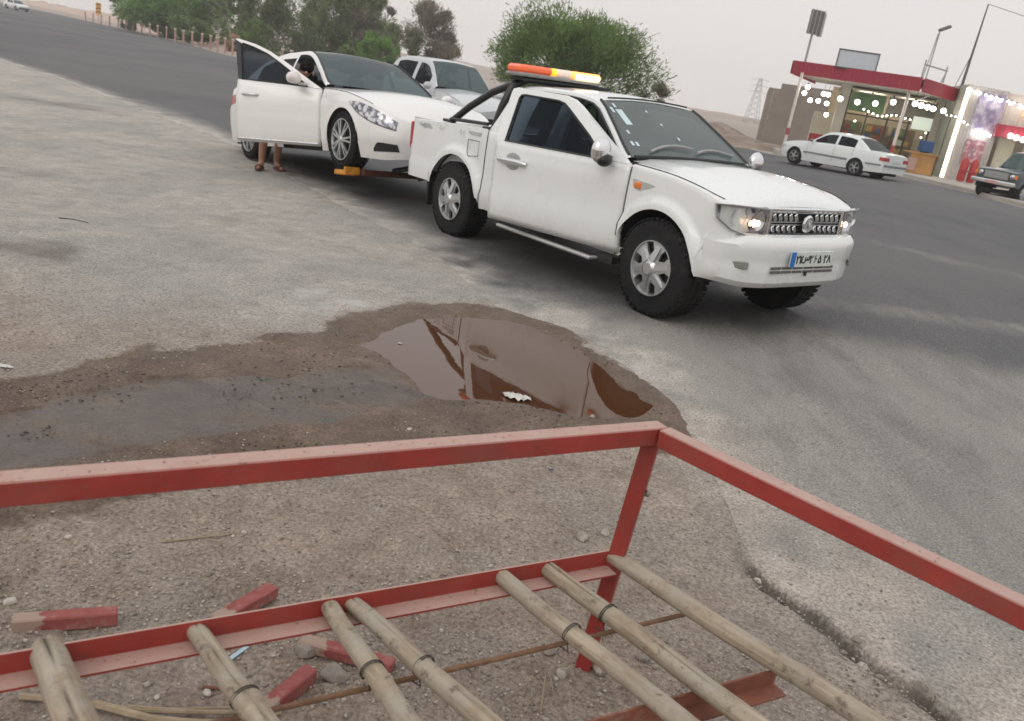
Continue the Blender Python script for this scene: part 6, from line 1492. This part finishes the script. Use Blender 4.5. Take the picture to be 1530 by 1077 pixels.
# counter, blue crate, red stand
def ground_thing(nm, px, py, Y_, **k): P = aty(px, py, Y_); return empty(nm, (float(P[0]), float(P[1]), .57), **k)
ct = ground_thing('sales_counter', 1368, 255, 40.4, label='orange wooden sales counter in front of the shop', cat='counter'); orw = M('orange_wood', (.42, .22, .07), .7, var=.25, vscale=2)
ct.rotation_euler = (0, 0, -.3); local_box(ct, 'counter_top', (0, 0, .92), (1.5, .6, .06), orw); local_box(ct, 'front_board', (.15, -.22, .45), (1.1, .04, .86), orw)
for x_ in (-.68, .68): local_box(ct, 'leg', (x_, 0, .45), (.07, .5, .88), M('dark_wood', (.09, .05, .03), .7))
local_box(ct, 'pink_panel', (-.28, -.26, .40), (.38, .02, .55), M('pink_board', (.42, .27, .22), .7))
cr = ground_thing('blue_crate', 1381, 228, 41.2, label='dark blue crate standing on a post behind the orange counter', cat='crate'); local_box(cr, 'crate', (0, 0, 1.25), (.55, .4, .5), M('crate_blue', (.02, .07, .20), .6), bev=.02); local_box(cr, 'stand', (0, 0, .5), (.3, .3, 1.0), MATS['dark_wood'])
rs = ground_thing('red_stand', 1444, 262, 39.2, label='red gas cylinder rack beside the dark vehicle', cat='rack')
for x_ in (-.22, .22): m = MB(); m.lathe([(0, 0), (.16, .02), (.17, .1), (.17, .85), (.10, .98), (.04, 1.05), (0, 1.05)], 14, 'z', (x_, 0, .02)); m.build('cylinder', M('cylinder_red', (.40, .035, .03), .5, var=.15), rs, 50)
local_box(rs, 'frame', (0, -.2, .5), (.8, .04, .06), MATS['cylinder_red'])
lo, P = top_item('wooden_stool', 1340, 240, 41.0, label='small dark wooden stool at the left of the counter', cat='stool'); lo.location[2] = .57
local_box(lo, 'seat', (0, 0, .55), (.4, .4, .05), MATS['dark_wood']); [local_box(lo, 'leg', (x_, y_, .27), (.05, .05, .54), MATS['dark_wood']) for x_ in (-.16, .16) for y_ in (-.16, .16)]

# ruin walls left of the shop
R0, R1 = xy(1140, 200, 58.), xy(1226, 200, 56.); ruin = empty('ruined_wall', (float(R0[0]), float(R0[1]), .45), label='bare brown block wall with a stepped top left of the canopy', cat='wall')
tz = aty(1165, 124, 58.)[2]; R15 = R0 + (R1 - R0) * .12
wall('wall_slab', R15, R1, .3, tz, .3, tan, ruin); wall('wall_slab', R0, R15, .3, tz - .35, .3, tan, ruin, .02)
Rb = R0 + np.array([2.0, 9.0]); wall('side_slab', R0, Rb, .3, tz - .35, .3, tan, ruin)

# earth banks and hills
def ridge(name, P2, wid, hfn, mat, step, seed, kind='structure', nw=15, base=None):
    P2 = np.array(P2, float); d = np.concatenate([[0], np.cumsum(np.hypot(*np.diff(P2, axis=0).T))]); n = max(8, int(d[-1] / step)); u = np.linspace(0, d[-1], n)
    C2 = np.stack([np.interp(u, d, P2[:, 0]), np.interp(u, d, P2[:, 1])], 1); T = np.gradient(C2, axis=0); T /= np.linalg.norm(T, axis=1)[:, None]; N_ = np.stack([-T[:, 1], T[:, 0]], 1)
    V_ = []; tp_ = np.clip(np.minimum(u / d[-1], 1 - u / d[-1]) * 9, 0, 1)
    for j in range(nw):
        v = j / (nw - 1) * 2 - 1; p = C2 + N_ * v * wid; h = hfn(u / d[-1]) * max(0, 1 - v * v) ** .8 * sstep(tp_)
        z = (G(p[:, 0], p[:, 1]) if base is None else base) - .05 + h * (1 + fbm(p[:, 0], p[:, 1], 1.1 / (wid * .6), 5, seed) * .9)
        V_.append(np.stack([p[:, 0], p[:, 1], z], 1))
    V_ = np.stack(V_, 1).reshape(-1, 3); ii = (np.arange(n - 1)[:, None] * nw + np.arange(nw - 1)[None, :]).ravel(); F_ = np.stack([ii, ii + nw, ii + nw + 1, ii + 1], 1)
    o = np_mesh(name, V_, F_, mat, ang=180); return tag(o, kind=kind)
def earth(name, a, b, sc):
    t = NT(name); c = t.mix(t.ramp(t.noise(sc, 7, .7), [(.35, 0.), (.65, 1.)]), a, b); t.set(Base_Color=c, Roughness=.95); t.bump(t.noise(sc * 4, 6, .7), .6, .15); return t.m
bankm = earth('bank_earth', (.19, .145, .115), (.36, .29, .235), .9); sandm = earth('sand_earth', (.42, .31, .25), (.56, .43, .36), .25); hillm = earth('hill_earth', (.27, .20, .16), (.36, .28, .23), .02)
bp_ = [atg(x, y)[:2] + np.array([.6, 2.4]) for x, y in ((900, 183), (1000, 203), (1060, 212), (1100, 219), (1150, 230))]
ridge('bank', bp_, 2.2, lambda u: .45 + 0 * u, bankm, .35, 120)
ridge('bank', [(p[0] + 1.0, p[1] + 9) for p in bp_[:-1]], 4.0, lambda u: .75 + 0 * u, bankm, .6, 121)
fb = [atg(x, y)[:2] for x, y in ((30, 4), (125, 24), (186, 37), (250, 55), (345, 79), (430, 98), (520, 113))]
fb = [fb[0] + (fb[0] - fb[1]) * 1.5] + fb
ridge('bank', [(p[0] + 1.5, p[1] + 6) for p in fb], 4.5, lambda u: .7 + .9 * np.abs(np.sin(u * 17)) * (.4 + .6 * np.sin(u * 41) ** 2), sandm, .8, 122)
ridge('hills', [(-260, 620), (-60, 560), (60, 480), (140, 440), (260, 420), (420, 380)], 60, lambda u: 6.5 + 3.0 * np.sin(u * 7 + 1), hillm, 6, 123, base=0.)
# roadside posts
bm = MB(); bm.tube([(0, 0, 0), (0, 0, 1.25)], .10, 8); bme = bpy.data.meshes.new('post'); bme.from_pydata(bm.v, [], bm.f); finish(bme, 60); bme.materials.append(M('post_pink', (.42, .26, .22), .7, var=.15))
bcap = MB(); bcap.box((0, 0, 1.32), (.26, .22, .16), bev=.03); cme = bpy.data.meshes.new('cap'); cme.from_pydata(bcap.v, [], bcap.f); finish(cme); cme.materials.append(M('cap_cream', (.55, .46, .38), .7))
for i, x in enumerate((128, 139, 151, 164, 176, 188, 199, 211, 224, 236, 249, 262, 274, 287, 301, 314, 325, 336, 347, 420, 434, 449)):
    P = atg(x, 31 + (x - 125) * .232); o = empty('roadside_post', tuple(float(v) for v in P), label=ORD[i] + ' pinkish concrete post from the left along the far road side', cat='post', group='posts along the far side of the road')
    o.rotation_euler = (rnd.uniform(-.06, .06), rnd.uniform(-.06, .06), rnd.random()); link('post', bme, None, o); link('cap', cme, None, o)
for (x, y, w_, h_, lb) in ((147, 33, .9, 1.9, 'larger orange and black striped hazard board at the far left of the roadside posts'), (181, 38, .8, 1.2, 'smaller yellow and black striped hazard board on the roadside posts, right of the larger one')):
    P = atg(x, y); o = empty('hazard_board', tuple(float(v) for v in P), label=lb, cat='road sign'); local_box(o, 'post', (0, .06, .9), (.08, .08, 1.8), gm)
    bd_ = local_box(o, 'board', (0, 0, 1.5 + h_ / 2 - .3), (w_, .05, h_), M('board_orange', (.62, .30, .04), .5))
    for k in range(3):
        z_ = 1.5 - .3 + h_ * (.2 + .3 * k); m = MB(); m.prism([(-w_ / 2, -.03, z_ - .12), (0, -.03, z_ + .05), (w_ / 2, -.03, z_ - .12), (w_ / 2, -.03, z_ + .04), (0, -.03, z_ + .21), (-w_ / 2, -.03, z_ + .04)], (0, -.01, 0)); m.build('chevron', blackm, bd_)
# pylon
py = empty('pylon', tuple(float(v) for v in aty(1124, 172, 330.)), label='distant lattice electricity pylon in the haze', cat='pylon'); H_ = 17.
py.location[2] = -1.; H_ = float(aty(1131, 116, 330.)[2]) + 1
latm = M('lattice', (.22, .21, .21), .7)
def wdt(z): return 2.2 * (1 - z / H_) + .45
m = MB()
for sx_ in (-1, 1):
    for sy_ in (-1, 1): m.tube([(sx_ * wdt(0), sy_ * wdt(0), 0), (sx_ * wdt(H_), sy_ * wdt(H_), H_)], .08, 4)
for k in range(9):
    z0, z1 = H_ * k / 9, H_ * (k + 1) / 9
    for s in (-1, 1):
        m.tube([(-wdt(z0), s * wdt(z0), z0), (wdt(z1), s * wdt(z1), z1)], .045, 4); m.tube([(wdt(z0), s * wdt(z0), z0), (-wdt(z1), s * wdt(z1), z1)], .045, 4)
m.build('tower', latm, py)
for z_ in (.72, .84, .96): m = MB(); m.tube([(-3.2, 0, H_ * z_), (0, 0, H_ * z_ + .5), (3.2, 0, H_ * z_)], .07, 4); m.build('cross_arm', latm, py)

# ------------------------------------------------------------------ trees
def leafmat(name, a, b, c):
    t = NT(name); r = t.n('ShaderNodeNewGeometry').outputs['Random Per Island']; col_ = t.ramp(r, [(0., a), (.5, b), (1., c)])
    cl = t.ramp(t.noise(.8, 3, .6), [(.38, .72), (.62, 1.3)]); col_ = t.mix(1., col_, cl, 'MULTIPLY'); t.set(Base_Color=col_, Roughness=.8)
    t.b.inputs['Subsurface Weight'].default_value = 0; tl = t.n('ShaderNodeBsdfTranslucent'); t.l(col_, tl.inputs[0]); ms_ = t.n('ShaderNodeMixShader'); ms_.inputs[0].default_value = .3
    t.l(t.b.outputs[0], ms_.inputs[1]); t.l(tl.outputs[0], ms_.inputs[2]); t.l(ms_.outputs[0], t.o.inputs[0]); return t.m
lg = leafmat('leaf_green', (.095, .16, .045), (.15, .235, .065), (.22, .30, .105)); lb_ = leafmat('leaf_bright', (.09, .19, .035), (.145, .28, .055), (.21, .34, .09))
lo_ = leafmat('leaf_olive', (.13, .175, .075), (.19, .24, .105), (.26, .30, .155)); lw_ = leafmat('leaf_brown', (.16, .135, .10), (.22, .19, .145), (.28, .25, .20)); ld_ = leafmat('leaf_dark', (.065, .095, .045), (.10, .14, .065), (.14, .185, .085))
bark = M('bark', (.10, .075, .055), .9, var=.3, vscale=3)
def tree(cx, topy, basey, halfw, Y_, mat, label, n=9000, lobes=14, dens=1., leaf=(.20, .035), seed=1, cat='tree', flat=1., trunk=True, wisp=.0, low_=.06, cx_top=None):
    n = int(n * 1.7); leaf = (leaf[0] * .8, leaf[1] * .85)
    r = np.random.RandomState(seed); Pb = aty(cx, basey, Y_); x0, y0 = Pb[0], Y_; z0 = float(G(x0, y0)) - .05; Pt = aty(cx if cx_top is None else cx_top, topy, Y_); H_ = Pt[2] - z0; Wd = halfw * Y_ / FPX
    o = empty('tree', (float(x0), float(y0), z0), label=label, cat=cat); xs_ = Pt[0] - x0
    # lobes fill a dome
    C = []; 
    for i in range(lobes):
        a = r.rand() * 2 * PI; u = r.rand() ** .5; zz = low_ + (1 - low_) * r.rand() ** .8; env = math.sqrt(max(.05, 1 - ((zz - .45) / .62) ** 2)) if zz > .45 else .85 + .15 * zz / .45
        C.append((math.cos(a) * u * Wd * env * .80 + xs_ * zz, math.sin(a) * u * Wd * env * .80 * flat, zz * H_ * .86, (.14 + .24 * r.rand()) * min(Wd, H_)))
    C = np.array(C); k = r.randint(0, lobes, n); v = r.randn(n, 3); v /= np.linalg.norm(v, axis=1)[:, None]; rad = C[k, 3] * (r.rand(n) ** .45) * (1 + wisp * r.rand(n) ** 4)
    P = C[k, :3] + v * rad[:, None] * np.array([1.15, 1.0, .85]); P[:, 2] = np.maximum(P[:, 2], .05 * H_)
    # thin out by a clump field so that sky shows through
    f = fbm(P[:, 0] + P[:, 1] * .5, P[:, 2] + P[:, 1] * .3, 1.1 / max(.5, Wd * .22), 4, seed); keep = (f > -.22 / dens) ; P = P[keep]; v = v[keep]; n = len(P)
    out_ = P - np.array([xs_ * .5, 0, H_ * .3]); out_ /= np.linalg.norm(out_, axis=1)[:, None] + 1e-6
    d = out_ * .8 + r.randn(n, 3) * .45 + np.array([0, 0, .25]); d /= np.linalg.norm(d, axis=1)[:, None]; s_ = np.cross(d, r.randn(n, 3)); s_ /= np.linalg.norm(s_, axis=1)[:, None]
    L_ = (leaf[0] * (.5 + r.rand(n)))[:, None]; w_ = (leaf[1] * (.6 + .8 * r.rand(n)))[:, None]
    Vv = np.stack([P - s_ * w_ * .6, P + s_ * w_ * .6, P + d * L_ * .6 + s_ * w_, P + d * L_, P + d * L_ * .6 - s_ * w_], 1).reshape(-1, 3)
    Ff = (np.arange(n)[:, None] * 5 + np.array([0, 1, 2, 3, 4])[None, :])
    cr_ = np_mesh('crown', Vv, Ff, mat, o)
    if trunk:
        for q in range(3 if cat == 'tree' else 2):
            a = r.rand() * 6.28; m = MB(); b0_ = Vector((.15 * math.cos(a), .15 * math.sin(a), -.1)); tgt_ = C[r.randint(lobes)]; tv_ = Vector(tgt_[:3]) * .8
            mid = b0_.lerp(tv_, .5) + Vector((r.randn() * .2, r.randn() * .2, .2)); m.tube([b0_, b0_.lerp(mid, .5), mid, tv_], [.020 * H_, .015 * H_, .010 * H_, .003 * H_], 7); m.build('trunk', bark, o, 60)
        m = MB()
        for q in range(26):
            t_ = C[r.randint(lobes)]; p = Vector(t_[:3]); dv_ = Vector((r.randn() * .5 + (p.x - xs_ * .5) * .3, r.randn() * .4, .5 + r.rand())).normalized(); Ln = t_[3] * (.7 + .9 * r.rand())
            m.tube([p - dv_ * Ln * .8, p + dv_ * Ln * .3, p + dv_ * Ln + Vector((r.randn() * .1, 0, -.1))], [.006 * H_, .004 * H_, .0015 * H_], 4, False)
        bo_ = m.build('twigs', bark, o, 60); bo_['kind'] = 'stuff'
    return o
tree(858, 16, 172, 124, 44, lg, 'large round green tree rising behind the pickup light bar', n=42000, lobes=30, leaf=(.24, .024), seed=5, wisp=.32, dens=1.05, low_=.10)
tree(965, 112, 172, 26, 43, lw_, 'sparse brownish twigs of a small tree right of the big green one', n=1700, lobes=7, leaf=(.20, .022), seed=6, wisp=.6, dens=.5, cx_top=985)
tree(262, -45, 62, 78, 112, lb_, 'bright green tree at the left behind the roadside posts', n=16000, lobes=22, leaf=(.5, .07), seed=7, dens=1.5)
tree(198, -40, 50, 42, 120, ld_, 'dark green tree at the left end of the roadside thicket', n=9000, lobes=14, leaf=(.5, .07), seed=8)
tree(350, -30, 76, 40, 108, ld_, 'dark tree between the bright green and the olive tree', n=11000, lobes=14, leaf=(.45, .06), seed=9, dens=1.3)
tree(420, -70, 88, 90, 104, lo_, 'broad olive coloured tree behind the open sedan door', n=34000, lobes=40, leaf=(.45, .055), seed=10, wisp=.2, dens=1.5)
tree(525, -60, 100, 72, 100, lo_, 'tall olive tree behind the sedan roof', n=30000, lobes=36, leaf=(.45, .05), seed=11, wisp=.3, dens=1.2)
tree(560, -10, 108, 44, 96, lw_, 'brownish half dry tree in the middle of the thicket', n=9000, lobes=14, leaf=(.42, .045), seed=12, wisp=.4)
tree(628, -18, 118, 46, 90, lw_, 'sparse feathery grey-brown tree at the right end of the thicket', n=9500, lobes=18, leaf=(.40, .034), seed=13, wisp=.7, dens=.55, cx_top=645)
tree(668, 52, 128, 30, 88, lw_, 'low grey-brown scrub right of the feathery tree', n=4200, lobes=10, leaf=(.36, .034), seed=14, wisp=.4, dens=.7, cat='shrub')
tree(566, 50, 112, 46, 82, lb_, 'bright green bush behind the sedan and the white hatchback', n=11000, lobes=16, leaf=(.34, .045), seed=15, dens=1.8, cat='shrub')
tree(520, 62, 106, 30, 84, lg, 'mid green bush left of the bright green one', n=6000, lobes=10, leaf=(.34, .045), seed=16, dens=1.6, cat='shrub')
tree(385, 35, 86, 44, 96, lg, 'green undergrowth below the olive tree', n=9000, lobes=14, leaf=(.38, .05), seed=17, dens=1.8, cat='shrub')
tree(455, 48, 94, 40, 92, ld_, 'dark undergrowth behind the open sedan door', n=8000, lobes=12, leaf=(.36, .05), seed=18, dens=1.8, cat='shrub')
tree(352, 48, 80, 14, 92, leafmat('dry_grass', (.30, .19, .12), (.38, .26, .17), (.45, .33, .23)), 'clump of dry orange-brown brush at the top of the open sedan door', n=2500, lobes=8, leaf=(.45, .03), seed=19, cat='shrub', trunk=False)
tree(300, 30, 66, 60, 100, lg, 'green undergrowth below the bright green tree', n=10000, lobes=14, leaf=(.4, .05), seed=20, dens=1.8, cat='shrub')

tree(490, 20, 100, 60, 98, lo_, 'low olive bush filling the gap between the two olive trees', n=12000, lobes=20, leaf=(.42, .05), seed=21, dens=1.6, cat='shrub')
tree(236, 8, 58, 36, 110, lg, 'rounded green bush behind the leftmost roadside posts', n=8000, lobes=12, leaf=(.42, .05), seed=22, dens=1.6, cat='shrub')
tree(610, 30, 118, 40, 89, lo_, 'olive scrub under the feathery tree', n=8000, lobes=14, leaf=(.36, .04), seed=23, dens=1.1, cat='shrub')
# ------------------------------------------------------------------ haze over the plain
hz = NT('haze_air'); hz.t.nodes.remove(hz.b); pv = hz.n('ShaderNodeVolumePrincipled'); pv.inputs['Color'].default_value = (1, .985, .975, 1); pv.inputs['Density'].default_value = .0009; pv.inputs['Anisotropy'].default_value = .2
hz.l(pv.outputs[0], hz.o.inputs['Volume'])
m = MB(); m.box((100, 430, 18), (1760, 1060, 46)); ho = m.build('haze', hz.m, None, 0); tag(ho, kind='stuff')
